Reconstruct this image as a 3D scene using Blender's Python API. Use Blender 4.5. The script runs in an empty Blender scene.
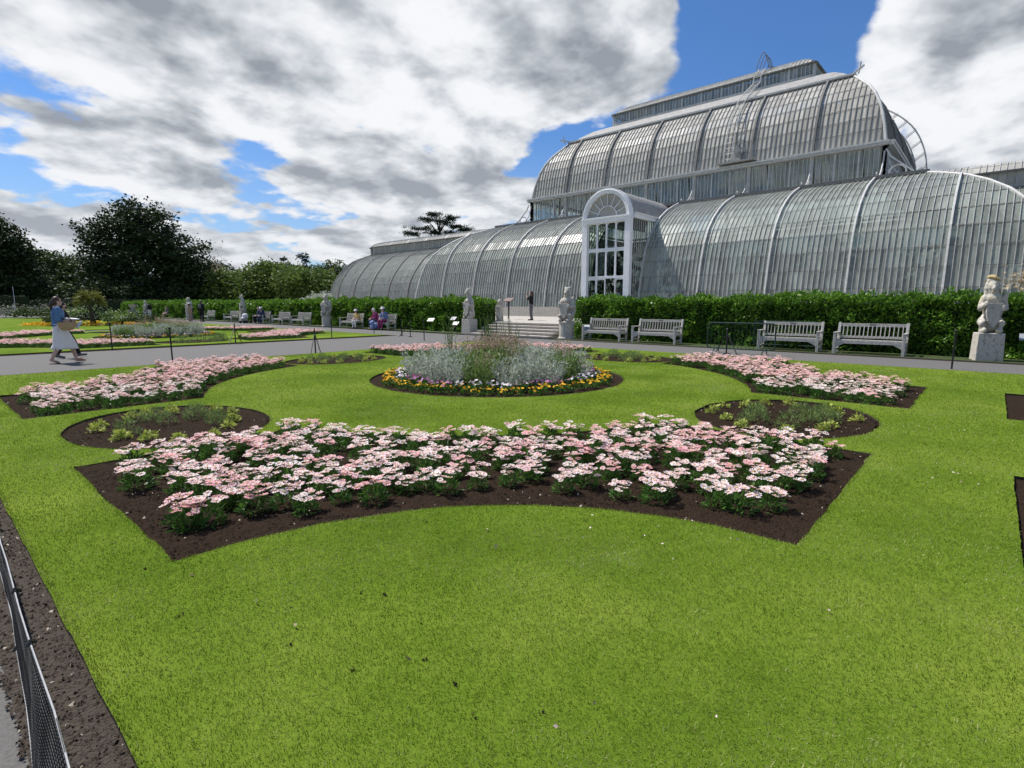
import bpy, bmesh, math, random
import numpy as np
from mathutils import Vector, Matrix, noise as mnoise

random.seed(7)
RNG = np.random.default_rng(11)
SC = bpy.context.scene
COL = SC.collection
R = math.radians
EYE = 1.5
TMP = bpy.data.scenes.new('workbench')      # shapes are evaluated here so that the real scene is not re-evaluated each time

# World axes: the long axis of the glasshouse runs along +Y (written "u" below),
# and +X (written "v") points from the lawn towards the glasshouse.

# ------------------------------------------------------------------ materials
def new_mat(name):
    m = bpy.data.materials.new(name); m.use_nodes = True
    nt = m.node_tree; nt.nodes.clear()
    return m, nt

def N(nt, typ, **kw):
    n = nt.nodes.new(typ)
    for k, v in kw.items():
        if k.startswith('i_'):
            n.inputs[k[2:].replace('_', ' ')].default_value = v
        else:
            setattr(n, k, v)
    return n

def ramp(nt, stops, interp='LINEAR'):
    n = nt.nodes.new('ShaderNodeValToRGB'); cr = n.color_ramp; cr.interpolation = interp
    while len(cr.elements) < len(stops): cr.elements.new(0.5)
    for e, (p, c) in zip(cr.elements, stops):
        e.position = p; e.color = (*c, 1) if len(c) == 3 else c
    return n

def simple(name, c1, c2=None, rough=.7, scale=8, bump=0, bscale=60, metal=0, spec=.4, detail=5, c3=None, bdist=.02):
    m, nt = new_mat(name); L = nt.links
    out = N(nt, 'ShaderNodeOutputMaterial'); b = N(nt, 'ShaderNodeBsdfPrincipled')
    b.inputs['Roughness'].default_value = rough; b.inputs['Metallic'].default_value = metal
    b.inputs['Specular IOR Level'].default_value = spec
    L.new(b.outputs[0], out.inputs[0])
    tc = N(nt, 'ShaderNodeTexCoord')
    if c2 is not None:
        no = N(nt, 'ShaderNodeTexNoise'); no.inputs['Scale'].default_value = scale; no.inputs['Detail'].default_value = detail
        no.inputs['Roughness'].default_value = .65
        L.new(tc.outputs['Object'], no.inputs['Vector'])
        st = [(.32, c1), (.68, c2)] if c3 is None else [(.3, c1), (.5, c2), (.7, c3)]
        r = ramp(nt, st); L.new(no.outputs['Fac'], r.inputs[0]); L.new(r.outputs[0], b.inputs['Base Color'])
    else:
        b.inputs['Base Color'].default_value = (*c1, 1)
    if bump:
        n2 = N(nt, 'ShaderNodeTexNoise'); n2.inputs['Scale'].default_value = bscale; n2.inputs['Detail'].default_value = 6
        L.new(tc.outputs['Object'], n2.inputs['Vector'])
        bp = N(nt, 'ShaderNodeBump'); bp.inputs['Strength'].default_value = bump; bp.inputs['Distance'].default_value = bdist
        L.new(n2.outputs['Fac'], bp.inputs['Height']); L.new(bp.outputs[0], b.inputs['Normal'])
    return m

def leaf_mat(name, c1, c2, trans=.3, rough=.5, c3=None, nscale=.6, spec=.3):
    """leaf colour picked per leaf by the random 'col' attribute, mixed with a broad object-space noise"""
    m, nt = new_mat(name); L = nt.links
    out = N(nt, 'ShaderNodeOutputMaterial'); b = N(nt, 'ShaderNodeBsdfPrincipled')
    b.inputs['Roughness'].default_value = rough; b.inputs['Specular IOR Level'].default_value = spec
    at = N(nt, 'ShaderNodeAttribute', attribute_name='col')
    tc = N(nt, 'ShaderNodeTexCoord'); no = N(nt, 'ShaderNodeTexNoise')
    no.inputs['Scale'].default_value = nscale; no.inputs['Detail'].default_value = 3
    L.new(tc.outputs['Object'], no.inputs['Vector'])
    ad = N(nt, 'ShaderNodeMath', operation='MULTIPLY_ADD'); ad.inputs[1].default_value = .6; ad.inputs[2].default_value = -.05
    L.new(at.outputs['Fac'], ad.inputs[0])
    ad2 = N(nt, 'ShaderNodeMath', operation='MULTIPLY_ADD'); ad2.inputs[1].default_value = .5
    L.new(no.outputs['Fac'], ad2.inputs[0]); L.new(ad.outputs[0], ad2.inputs[2])
    st = [(.1, c1), (.9, c2)] if c3 is None else [(.1, c1), (.6, c2), (.95, c3)]
    r = ramp(nt, st); L.new(ad2.outputs[0], r.inputs[0]); L.new(r.outputs[0], b.inputs['Base Color'])
    tr = N(nt, 'ShaderNodeBsdfTranslucent'); L.new(r.outputs[0], tr.inputs['Color'])
    mx = N(nt, 'ShaderNodeMixShader'); mx.inputs[0].default_value = trans
    L.new(b.outputs[0], mx.inputs[1]); L.new(tr.outputs[0], mx.inputs[2]); L.new(mx.outputs[0], out.inputs[0])
    return m

M = {}
M['soil'] = simple('soil', (.011, .0075, .005), (.036, .0235, .0155), .95, 22, .9, 55, spec=.05, c3=(.019, .0128, .0088), bdist=.03)
M['verge'] = simple('shaded_verge', (.020, .032, .008), (.055, .085, .018), .95, 9, .6, 60)  # dark green has the hedge's shade painted into the colour
M['clod'] = simple('clod', (.010, .007, .005), (.026, .018, .0125), .95, 9, spec=.1)
M['chip'] = simple('chip', (.25, .21, .16), (.42, .38, .31), .9, 9)
M['asphalt'] = simple('asphalt', (.10, .097, .093), (.165, .16, .152), .9, 60, .5, 260, spec=.25, detail=8, bdist=.006)
M['stone'] = simple('weathered_stone', (.20, .185, .155), (.54, .505, .44), .9, 9, .6, 45, spec=.2, c3=(.38, .355, .305))
M['lichen_stone'] = simple('lichened_stone', (.26, .24, .20), (.56, .53, .47), .9, 7, .6, 40, spec=.2, c3=(.46, .38, .21))
M['lichen'] = simple('ochre_lichen', (.40, .28, .10), (.52, .42, .24), .95, 14, .5, 50)
M['step'] = simple('step_stone', (.36, .33, .29), (.50, .47, .42), .9, 5, .3, 60)
M['teak'] = simple('weathered_teak', (.33, .315, .28), (.56, .54, .49), .8, 22, .25, 90)
M['white_paint'] = simple('white_paint', (.74, .75, .77), (.84, .85, .86), .45, 3)
M['rib_paint'] = simple('rib_paint', (.42, .42, .40), (.62, .62, .60), .6, 6)
M['bar_paint'] = simple('bar_paint', (.33, .34, .32), (.48, .48, .46), .6, 5)
M['bar_dark'] = simple('bar_weathered_rib_shade', (.17, .16, .145), (.30, .285, .26), .7, 5)  # dark vault bars; on wing ribs the tone paints in their shaded sides
M['dark_lead'] = simple('dark_lead', (.10, .10, .095), (.2, .195, .185), .7, 8)
M['lead'] = simple('lead_sheet', (.27, .265, .25), (.40, .39, .37), .7, 3)
M['black_iron'] = simple('black_iron', (.012, .012, .013), (.02, .02, .02), .5, 10)
M['green_steel'] = simple('green_steel', (.012, .035, .025), (.025, .06, .045), .45, 9)
M['cord'] = simple('grey_cord', (.26, .27, .28), (.38, .38, .39), .6, 40)
M['net'] = simple('black_net', (.016, .016, .017), (.03, .03, .032), .7, 30)
M['sign_white'] = simple('sign_white', (.26, .28, .30), (.34, .36, .38), .4, 20)
M['bark'] = simple('bark', (.035, .028, .022), (.09, .075, .06), .95, 6, .8, 14)
M['kerb_soil'] = simple('trench_soil', (.012, .009, .0065), (.065, .050, .037), .95, 34, 1.0, 70, c3=(.028, .022, .016), bdist=.02)
M['skin'] = simple('skin', (.52, .33, .25), (.60, .40, .31), .55, 20)
M['hair_brown'] = simple('brown_hair', (.045, .025, .016), (.08, .045, .03), .5, 60)
M['hair_black'] = simple('black_hair', (.012, .010, .010), (.02, .018, .016), .5, 60)
M['denim'] = simple('denim', (.07, .15, .28), (.13, .25, .42), .9, 60)
M['cream'] = simple('cream_cloth', (.76, .73, .68), (.84, .81, .76), .9, 20, .2, 40)
M['white_cloth'] = simple('white_cloth', (.72, .72, .72), (.8, .8, .8), .9, 20)
M['black_cloth'] = simple('black_cloth', (.008, .008, .010), (.016, .016, .018), .9, 20)
M['grey_cloth'] = simple('grey_cloth', (.09, .09, .10), (.15, .15, .16), .9, 20)
M['navy_cloth'] = simple('navy_cloth', (.02, .03, .08), (.04, .06, .14), .9, 20)
M['tan_cloth'] = simple('tan_cloth', (.35, .24, .19), (.45, .32, .26), .9, 20)
M['yellow_cloth'] = simple('yellow_cloth', (.62, .42, .12), (.72, .52, .20), .9, 20)
M['magenta_cloth'] = simple('magenta_cloth', (.22, .02, .10), (.34, .04, .16), .8, 20)
M['blue_cloth'] = simple('blue_cloth', (.10, .15, .32), (.22, .28, .46), .8, 20)
M['straw'] = simple('woven_straw', (.42, .27, .13), (.58, .41, .23), .9, 50, .6, 120)
M['leather'] = simple('brown_leather', (.07, .03, .02), (.12, .06, .04), .6, 20)
M['plastic_clear'] = simple('pale_blue_plastic', (.45, .55, .70), (.6, .68, .8), .3, 10)
M['red_sign'] = simple('dull_red', (.16, .10, .09), (.22, .15, .13), .7, 10)
M['dark_inside'] = simple('dark_interior', (.012, .016, .012), (.03, .035, .025), .9, 2)
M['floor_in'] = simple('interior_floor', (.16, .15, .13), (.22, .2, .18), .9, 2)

def flower_mat(name, c1, c2, centre, cr=.16):
    m, nt = new_mat(name); L = nt.links
    out = N(nt, 'ShaderNodeOutputMaterial'); b = N(nt, 'ShaderNodeBsdfPrincipled')
    b.inputs['Roughness'].default_value = .7; b.inputs['Specular IOR Level'].default_value = .2
    at = N(nt, 'ShaderNodeAttribute', attribute_name='col'); oi = N(nt, 'ShaderNodeObjectInfo')
    ad = N(nt, 'ShaderNodeMath', operation='MULTIPLY_ADD'); ad.inputs[1].default_value = .45
    L.new(at.outputs['Fac'], ad.inputs[0])
    sc = N(nt, 'ShaderNodeMath', operation='MULTIPLY'); sc.inputs[1].default_value = .55
    L.new(oi.outputs['Random'], sc.inputs[0]); L.new(sc.outputs[0], ad.inputs[2])
    r = ramp(nt, [(.1, c1), (.55, tuple(.55*a+.45*q for a, q in zip(c1, c2))), (.92, c2)])
    L.new(ad.outputs[0], r.inputs[0]); L.new(r.outputs[0], b.inputs['Base Color'])
    tr = N(nt, 'ShaderNodeBsdfTranslucent'); L.new(r.outputs[0], tr.inputs['Color'])
    mx = N(nt, 'ShaderNodeMixShader'); mx.inputs[0].default_value = .25
    L.new(b.outputs[0], mx.inputs[1]); L.new(tr.outputs[0], mx.inputs[2]); L.new(mx.outputs[0], out.inputs[0])
    return m
M['petal'] = flower_mat('daisy_petal', (.90, .86, .82), (.84, .40, .45), None)
M['petal_pink'] = flower_mat('daisy_petal_pink', (.88, .62, .62), (.80, .26, .34), None)
M['petal_eye'] = simple('daisy_eye', (.55, .30, .20), (.65, .50, .18), .8, 60)
M['pansy_yellow'] = flower_mat('pansy_yellow', (.85, .50, .03), (.80, .36, .02), None)
M['pansy_white'] = flower_mat('pansy_white', (.82, .80, .80), (.80, .62, .76), None)
M['pansy_purple'] = flower_mat('pansy_purple', (.62, .34, .56), (.30, .05, .14), None)
M['daisy_leaf'] = leaf_mat('daisy_leaf', (.035, .095, .016), (.12, .26, .042), .35, nscale=5)
M['silver_leaf'] = leaf_mat('silver_leaf', (.32, .36, .28), (.56, .60, .50), .25, .8, nscale=4)
M['green_leaf'] = leaf_mat('green_leaf', (.085, .15, .03), (.28, .38, .12), .3, nscale=4)
M['plume'] = leaf_mat('pink_plume', (.22, .17, .10), (.40, .31, .22), .3, .8, c3=(.44, .26, .24), nscale=4)
M['grey_leaf'] = leaf_mat('grey_leaf', (.10, .11, .08), (.25, .25, .20), .3, .8, nscale=2)
M['lime_leaf'] = leaf_mat('lime_leaf', (.28, .36, .05), (.58, .62, .16), .3, nscale=4)
M['hedge_leaf'] = leaf_mat('hedge_leaf', (.028, .080, .010), (.125, .265, .024), .34, .42, c3=(.27, .43, .055), nscale=1.3, spec=.3)
M['yew_leaf'] = leaf_mat('yew_leaf', (.010, .020, .008), (.022, .042, .014), .15, .7, nscale=.5)
M['dark_leaf'] = leaf_mat('dark_tree_leaf', (.009, .020, .007), (.042, .068, .018), .15, .6, nscale=.15)
M['mid_leaf'] = leaf_mat('mid_tree_leaf', (.025, .05, .014), (.085, .125, .030), .25, .6, nscale=.15)
M['lightgreen_leaf'] = leaf_mat('light_tree_leaf', (.05, .095, .018), (.17, .24, .045), .3, .6, nscale=.15)
M['cedar_leaf'] = leaf_mat('cedar_needles', (.012, .024, .014), (.030, .05, .026), .1, .8, nscale=.2)
M['palm_leaf'] = leaf_mat('palm_leaf', (.09, .11, .02), (.26, .25, .06), .3, .5, nscale=.8)
M['dry_leaf'] = leaf_mat('dry_stalks', (.26, .21, .13), (.45, .38, .26), .3, .8, nscale=2)
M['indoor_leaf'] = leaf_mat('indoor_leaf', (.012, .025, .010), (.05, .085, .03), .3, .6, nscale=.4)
M['white_bloom'] = leaf_mat('white_blossom', (.30, .34, .24), (.62, .64, .56), .3, .8, nscale=.6)

def grass_mats():
    # the sheet under the blades
    m, nt = new_mat('lawn_turf'); L = nt.links
    out = N(nt, 'ShaderNodeOutputMaterial'); b = N(nt, 'ShaderNodeBsdfPrincipled')
    b.inputs['Roughness'].default_value = .95; b.inputs['Specular IOR Level'].default_value = .02
    L.new(b.outputs[0], out.inputs[0]); tc = N(nt, 'ShaderNodeTexCoord')
    def nz(scale, det=4, rough=.6):
        n = N(nt, 'ShaderNodeTexNoise'); n.inputs['Scale'].default_value = scale
        n.inputs['Detail'].default_value = det; n.inputs['Roughness'].default_value = rough
        L.new(tc.outputs['Object'], n.inputs['Vector']); return n
    a = nz(.55, 6); c = nz(26, 6, .75); d = nz(150, 3, .8)
    m1 = N(nt, 'ShaderNodeMath', operation='MULTIPLY_ADD'); m1.inputs[1].default_value = .62; L.new(a.outputs['Fac'], m1.inputs[0])
    m2 = N(nt, 'ShaderNodeMath', operation='MULTIPLY_ADD'); m2.inputs[1].default_value = .35; L.new(c.outputs['Fac'], m2.inputs[0])
    m3 = N(nt, 'ShaderNodeMath', operation='MULTIPLY'); m3.inputs[1].default_value = .25; L.new(d.outputs['Fac'], m3.inputs[0])
    L.new(m3.outputs[0], m2.inputs[2]); L.new(m2.outputs[0], m1.inputs[2])
    r = ramp(nt, [(.42, (.045, .084, .008)), (.585, (.100, .164, .015)), (.75, (.172, .230, .032))])
    L.new(m1.outputs[0], r.inputs[0]); L.new(r.outputs[0], b.inputs['Base Color'])
    bp = N(nt, 'ShaderNodeBump'); bp.inputs['Strength'].default_value = .55; bp.inputs['Distance'].default_value = .02
    L.new(m2.outputs[0], bp.inputs['Height']); L.new(bp.outputs[0], b.inputs['Normal'])
    M['lawn'] = m
    g, nt = new_mat('grass_blade'); L = nt.links
    out = N(nt, 'ShaderNodeOutputMaterial'); b = N(nt, 'ShaderNodeBsdfPrincipled')
    b.inputs['Roughness'].default_value = .7; b.inputs['Specular IOR Level'].default_value = .08
    at = N(nt, 'ShaderNodeAttribute', attribute_name='col'); tc = N(nt, 'ShaderNodeTexCoord')
    no = N(nt, 'ShaderNodeTexNoise'); no.inputs['Scale'].default_value = .9; no.inputs['Detail'].default_value = 7; no.inputs['Roughness'].default_value = .68
    L.new(tc.outputs['Object'], no.inputs['Vector'])
    ad = N(nt, 'ShaderNodeMath', operation='MULTIPLY_ADD'); ad.inputs[1].default_value = .52
    L.new(at.outputs['Fac'], ad.inputs[0])
    sc = N(nt, 'ShaderNodeMath', operation='MULTIPLY'); sc.inputs[1].default_value = .95
    L.new(no.outputs['Fac'], sc.inputs[0]); L.new(sc.outputs[0], ad.inputs[2])
    r = ramp(nt, [(.28, (.052, .100, .009)), (.56, (.142, .226, .019)), (.80, (.245, .322, .044)), (.92, (.38, .42, .14)), (1.0, (.60, .56, .32))])
    L.new(ad.outputs[0], r.inputs[0]); L.new(r.outputs[0], b.inputs['Base Color'])
    tr = N(nt, 'ShaderNodeBsdfTranslucent'); L.new(r.outputs[0], tr.inputs['Color'])
    mx = N(nt, 'ShaderNodeMixShader'); mx.inputs[0].default_value = .35
    L.new(b.outputs[0], mx.inputs[1]); L.new(tr.outputs[0], mx.inputs[2]); L.new(mx.outputs[0], out.inputs[0])
    M['blade'] = g
grass_mats()

def glass_mat(name, base, rough, transp, tint, spec=.5):
    m, nt = new_mat(name); L = nt.links
    out = N(nt, 'ShaderNodeOutputMaterial'); b = N(nt, 'ShaderNodeBsdfPrincipled')
    b.inputs['Roughness'].default_value = rough; b.inputs['Specular IOR Level'].default_value = spec
    at = N(nt, 'ShaderNodeAttribute', attribute_name='col'); tc = N(nt, 'ShaderNodeTexCoord')
    no = N(nt, 'ShaderNodeTexNoise'); no.inputs['Scale'].default_value = .55; no.inputs['Detail'].default_value = 7; no.inputs['Roughness'].default_value = .7
    L.new(tc.outputs['Object'], no.inputs['Vector'])
    mp = N(nt, 'ShaderNodeMapping'); mp.inputs['Scale'].default_value = (1.2, 6, .5); L.new(tc.outputs['Object'], mp.inputs[0])
    st = N(nt, 'ShaderNodeTexNoise'); st.inputs['Scale'].default_value = 1.6; st.inputs['Detail'].default_value = 5
    L.new(mp.outputs[0], st.inputs['Vector'])
    a1 = N(nt, 'ShaderNodeMath', operation='MULTIPLY_ADD'); a1.inputs[1].default_value = .15
    L.new(at.outputs['Fac'], a1.inputs[0])
    a2 = N(nt, 'ShaderNodeMath', operation='MULTIPLY_ADD'); a2.inputs[1].default_value = .45; L.new(no.outputs['Fac'], a2.inputs[0])
    a3 = N(nt, 'ShaderNodeMath', operation='MULTIPLY'); a3.inputs[1].default_value = .2; L.new(st.outputs['Fac'], a3.inputs[0])
    L.new(a3.outputs[0], a2.inputs[2]); L.new(a2.outputs[0], a1.inputs[2])
    r = ramp(nt, [(.3, tuple(c*.72 for c in base)), (.75, tuple(min(1, c*1.22) for c in base))])
    L.new(a1.outputs[0], r.inputs[0]); L.new(r.outputs[0], b.inputs['Base Color'])
    t = N(nt, 'ShaderNodeBsdfTransparent'); t.inputs[0].default_value = (*tint, 1)
    rt = ramp(nt, [(.34, (min(1, transp*2.1),)*3), (.50, (transp,)*3), (.66, (transp*.3,)*3)]); L.new(a1.outputs[0], rt.inputs[0])
    mx = N(nt, 'ShaderNodeMixShader'); L.new(rt.outputs[0], mx.inputs[0])
    L.new(b.outputs[0], mx.inputs[1]); L.new(t.outputs[0], mx.inputs[2]); L.new(mx.outputs[0], out.inputs[0])
    return m
M['glass_low'] = glass_mat('limed_glass', (.40, .435, .375), .30, .20, (.80, .88, .80), .6)
M['glass_up'] = glass_mat('limed_upper_glass', (.58, .56, .50), .5, .10, (.8, .85, .82), .3)
M['glass_lantern'] = glass_mat('lantern_glass', (.62, .68, .72), .2, .40, (.9, .94, .97), .5)
M['glass_clear'] = glass_mat('clear_glass', (.42, .47, .44), .14, .42, (.82, .88, .85), .6)
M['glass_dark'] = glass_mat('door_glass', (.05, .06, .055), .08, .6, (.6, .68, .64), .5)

# ------------------------------------------------------------------ mesh tools
def W(u, v, z): return (v, u, z)

def link(name, me, parent=None, mats=None, loc=None):
    o = bpy.data.objects.new(name, me); COL.objects.link(o)
    if mats:
        for m in (mats if isinstance(mats, (list, tuple)) else [mats]):
            me.materials.append(M[m] if isinstance(m, str) else m)
    if parent is not None: o.parent = parent
    if loc is not None: o.location = loc
    return o

def tag(o, label=None, cat=None, group=None, kind=None):
    if label: o['label'] = label
    if cat: o['category'] = cat
    if group: o['group'] = group
    if kind: o['kind'] = kind
    return o

def empty(name, loc=(0, 0, 0), rz=0, label=None, cat=None, group=None):
    o = bpy.data.objects.new(name, None); COL.objects.link(o); o.empty_display_size = .2
    o.location = loc; o.rotation_euler = (0, 0, rz)
    return tag(o, label, cat, group)

def dup(root, loc=None, rz=None, label=None, group=None, scale=None, cat=None):
    kids = [c for c in root.children]
    r = root.copy(); COL.objects.link(r)
    if loc is not None: r.location = loc
    if rz is not None: r.rotation_euler = (0, 0, rz)
    if scale is not None: r.scale = (scale,)*3
    if label: r['label'] = label
    if group: r['group'] = group
    if cat: r['category'] = cat
    for ch in kids:
        c = ch.copy(); COL.objects.link(c); c.parent = r
        for g in ch.children:
            d = g.copy(); COL.objects.link(d); d.parent = c
    return r

def npmesh(name, V, F, col=None, mi=None, smooth=False):
    """V (n,3), F (m,k) uniform polygons; col: per-vertex random scalar"""
    V = np.asarray(V, np.float32); F = np.asarray(F, np.int32)
    me = bpy.data.meshes.new(name)
    me.vertices.add(len(V)); me.vertices.foreach_set('co', V.ravel())
    k = F.shape[1]; me.loops.add(F.size); me.polygons.add(len(F))
    me.loops.foreach_set('vertex_index', F.ravel())
    me.polygons.foreach_set('loop_start', np.arange(0, F.size, k, dtype=np.int32))
    try: me.polygons.foreach_set('loop_total', np.full(len(F), k, np.int32))
    except Exception: pass
    if mi is not None: me.polygons.foreach_set('material_index', np.asarray(mi, np.int32))
    if smooth: me.polygons.foreach_set('use_smooth', np.ones(len(F), bool))
    if col is not None:
        a = me.attributes.new('col', 'FLOAT', 'POINT'); a.data.foreach_set('value', np.asarray(col, np.float32))
    me.update(calc_edges=True)
    return me

class MB:
    """mesh builder: boxes, tubes, quads"""
    def __init__(s): s.v = []; s.f = []; s.m = []; s.c = []
    def add(s, vs, fs, mi=0, col=.5):
        o = len(s.v); s.v += [tuple(p) for p in vs]; s.f += [tuple(i+o for i in f) for f in fs]; s.m += [mi]*len(fs); s.c += [col]*len(vs)
    def box(s, c, d, mi=0, rot=None, taper=1.0, col=.5):
        x, y, z = (q/2 for q in d)
        P = [(-x,-y,-z),(x,-y,-z),(x,y,-z),(-x,y,-z),(-x*taper,-y*taper,z),(x*taper,-y*taper,z),(x*taper,y*taper,z),(-x*taper,y*taper,z)]
        if rot is not None: P = [tuple(rot @ Vector(p)) for p in P]
        P = [(p[0]+c[0], p[1]+c[1], p[2]+c[2]) for p in P]
        s.add(P, [(0,3,2,1),(4,5,6,7),(0,1,5,4),(1,2,6,5),(2,3,7,6),(3,0,4,7)], mi, col)
    def beam(s, a, b, w, h, mi=0, up=(0,0,1)):
        a = Vector(a); b = Vector(b); d = (b-a); L = d.length
        if L < 1e-6: return
        d.normalize(); upv = Vector(up)
        if abs(d.dot(upv)) > .98: upv = Vector((1,0,0))
        sd = d.cross(upv).normalized(); uu = sd.cross(d).normalized()
        P = [a+sd*(i*w/2)+uu*(j*h/2) for i, j in ((-1,-1),(1,-1),(1,1),(-1,1))]+[b+sd*(i*w/2)+uu*(j*h/2) for i, j in ((-1,-1),(1,-1),(1,1),(-1,1))]
        s.add(P, [(0,1,2,3),(7,6,5,4),(0,4,5,1),(1,5,6,2),(2,6,7,3),(3,7,4,0)], mi)
    def tube(s, pts, r, n=6, mi=0, cap=True):
        pts = [Vector(p) for p in pts]; rs = r if isinstance(r, (list, tuple)) else [r]*len(pts)
        rings = []; prev = None
        for i, p in enumerate(pts):
            d = (pts[min(i+1, len(pts)-1)]-pts[max(i-1, 0)])
            if d.length < 1e-9: d = Vector((0,0,1))
            d.normalize()
            if prev is None:
                a = Vector((1,0,0)) if abs(d.x) < .9 else Vector((0,1,0)); sd = d.cross(a).normalized()
            else:
                sd = (prev-d*prev.dot(d))
                sd = sd.normalized() if sd.length > 1e-6 else d.orthogonal().normalized()
            prev = sd; uu = d.cross(sd)
            rings.append([p+(sd*math.cos(2*math.pi*k/n)+uu*math.sin(2*math.pi*k/n))*rs[i] for k in range(n)])
        vs = [q for rg in rings for q in rg]; fs = []
        for i in range(len(rings)-1):
            for k in range(n):
                fs.append((i*n+k, i*n+(k+1) % n, (i+1)*n+(k+1) % n, (i+1)*n+k))
        if cap: fs.append(tuple(range(n-1, -1, -1))); fs.append(tuple((len(rings)-1)*n+k for k in range(n)))
        s.add(vs, fs, mi)
    def lathe(s, prof, n=20, c=(0,0,0), mi=0):
        vs = [(c[0]+r*math.cos(2*math.pi*k/n), c[1]+r*math.sin(2*math.pi*k/n), c[2]+z) for r, z in prof for k in range(n)]
        fs = [(i*n+k, i*n+(k+1) % n, (i+1)*n+(k+1) % n, (i+1)*n+k) for i in range(len(prof)-1) for k in range(n)]
        fs.append(tuple(range(n-1, -1, -1))); fs.append(tuple((len(prof)-1)*n+k for k in range(n)))
        s.add(vs, fs, mi)
    def mesh(s, name, smooth=False, col=False):
        me = bpy.data.meshes.new(name); me.from_pydata(s.v, [], s.f); me.update()
        me.polygons.foreach_set('material_index', np.array(s.m, np.int32))
        if smooth: me.polygons.foreach_set('use_smooth', np.ones(len(s.f), bool))
        if col:
            a = me.attributes.new('col', 'FLOAT', 'POINT'); a.data.foreach_set('value', np.array(s.c, np.float32))
        return me
    def obj(s, name, mats, parent=None, smooth=False, loc=None, col=False, bevel=0):
        me = s.mesh(name, smooth, col)
        o = link(name, me, parent, mats, loc)
        if bevel:
            b = o.modifiers.new('bevel', 'BEVEL'); b.width = bevel; b.segments = 2; b.limit_method = 'ANGLE'
        return o

def leaves(P, size, flat=0.0, aspect=.5, rng=RNG, dirs=None, jitter=.35):
    """rhombic leaves at points P; returns V,F(quads),col"""
    n = len(P); P = np.asarray(P, float)
    a = rng.normal(size=(n, 3)); a[:, 2] *= (1-flat)
    if dirs is not None: a = dirs+a*jitter
    a /= np.linalg.norm(a, axis=1)[:, None]+1e-9
    b = rng.normal(size=(n, 3)); b = np.cross(a, b); b /= np.linalg.norm(b, axis=1)[:, None]+1e-9
    s = (np.asarray(size)*(rng.uniform(.65, 1.35, n)))[:, None]
    V = np.empty((n, 4, 3)); V[:, 0] = P; V[:, 1] = P+a*s*.5+b*s*aspect*.5; V[:, 2] = P+a*s; V[:, 3] = P+a*s*.5-b*s*aspect*.5
    F = np.arange(n*4).reshape(n, 4)
    return V.reshape(-1, 3), F, np.repeat(rng.random(n), 4)

def cat_parts(parts):
    V = []; F = []; C = []; o = 0
    for v, f, c in parts:
        V.append(v); F.append(f+o); C.append(c); o += len(v)
    return np.concatenate(V), np.concatenate(F), np.concatenate(C)

def fill2d(name, loops, z0, z1, mats):
    """flat slab with holes from closed loops of (x,y); sides included"""
    cu = bpy.data.curves.new(name, 'CURVE'); cu.dimensions = '2D'; cu.fill_mode = 'BOTH'
    for lp in loops:
        sp = cu.splines.new('POLY'); sp.points.add(len(lp)-1)
        sp.points.foreach_set('co', np.array([(x, y, 0, 1) for x, y in lp], np.float32).ravel()); sp.use_cyclic_u = True
    cu.extrude = (z1-z0)/2
    o = bpy.data.objects.new(name, cu); TMP.collection.objects.link(o); TMP.view_layers[0].update()
    dg = TMP.view_layers[0].depsgraph
    me = bpy.data.meshes.new_from_object(o.evaluated_get(dg)); bpy.data.objects.remove(o); bpy.data.curves.remove(cu)
    me.name = name; me.materials.clear()
    ob = link(name, me, None, mats); ob.location = (0, 0, (z0+z1)/2)
    if len(me.materials) > 1:
        for p in me.polygons: p.material_index = 0 if abs(p.normal.z) > .5 else 1
    return ob

def sheet(name, u0, u1, v0, v1, z, mat, kind='structure'):
    me = bpy.data.meshes.new(name); me.from_pydata([W(u0,v0,z),W(u0,v1,z),W(u1,v1,z),W(u1,v0,z)], [], [(0,1,2,3)])
    o = link(name, me, None, mat); o['kind'] = kind; return o

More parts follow.
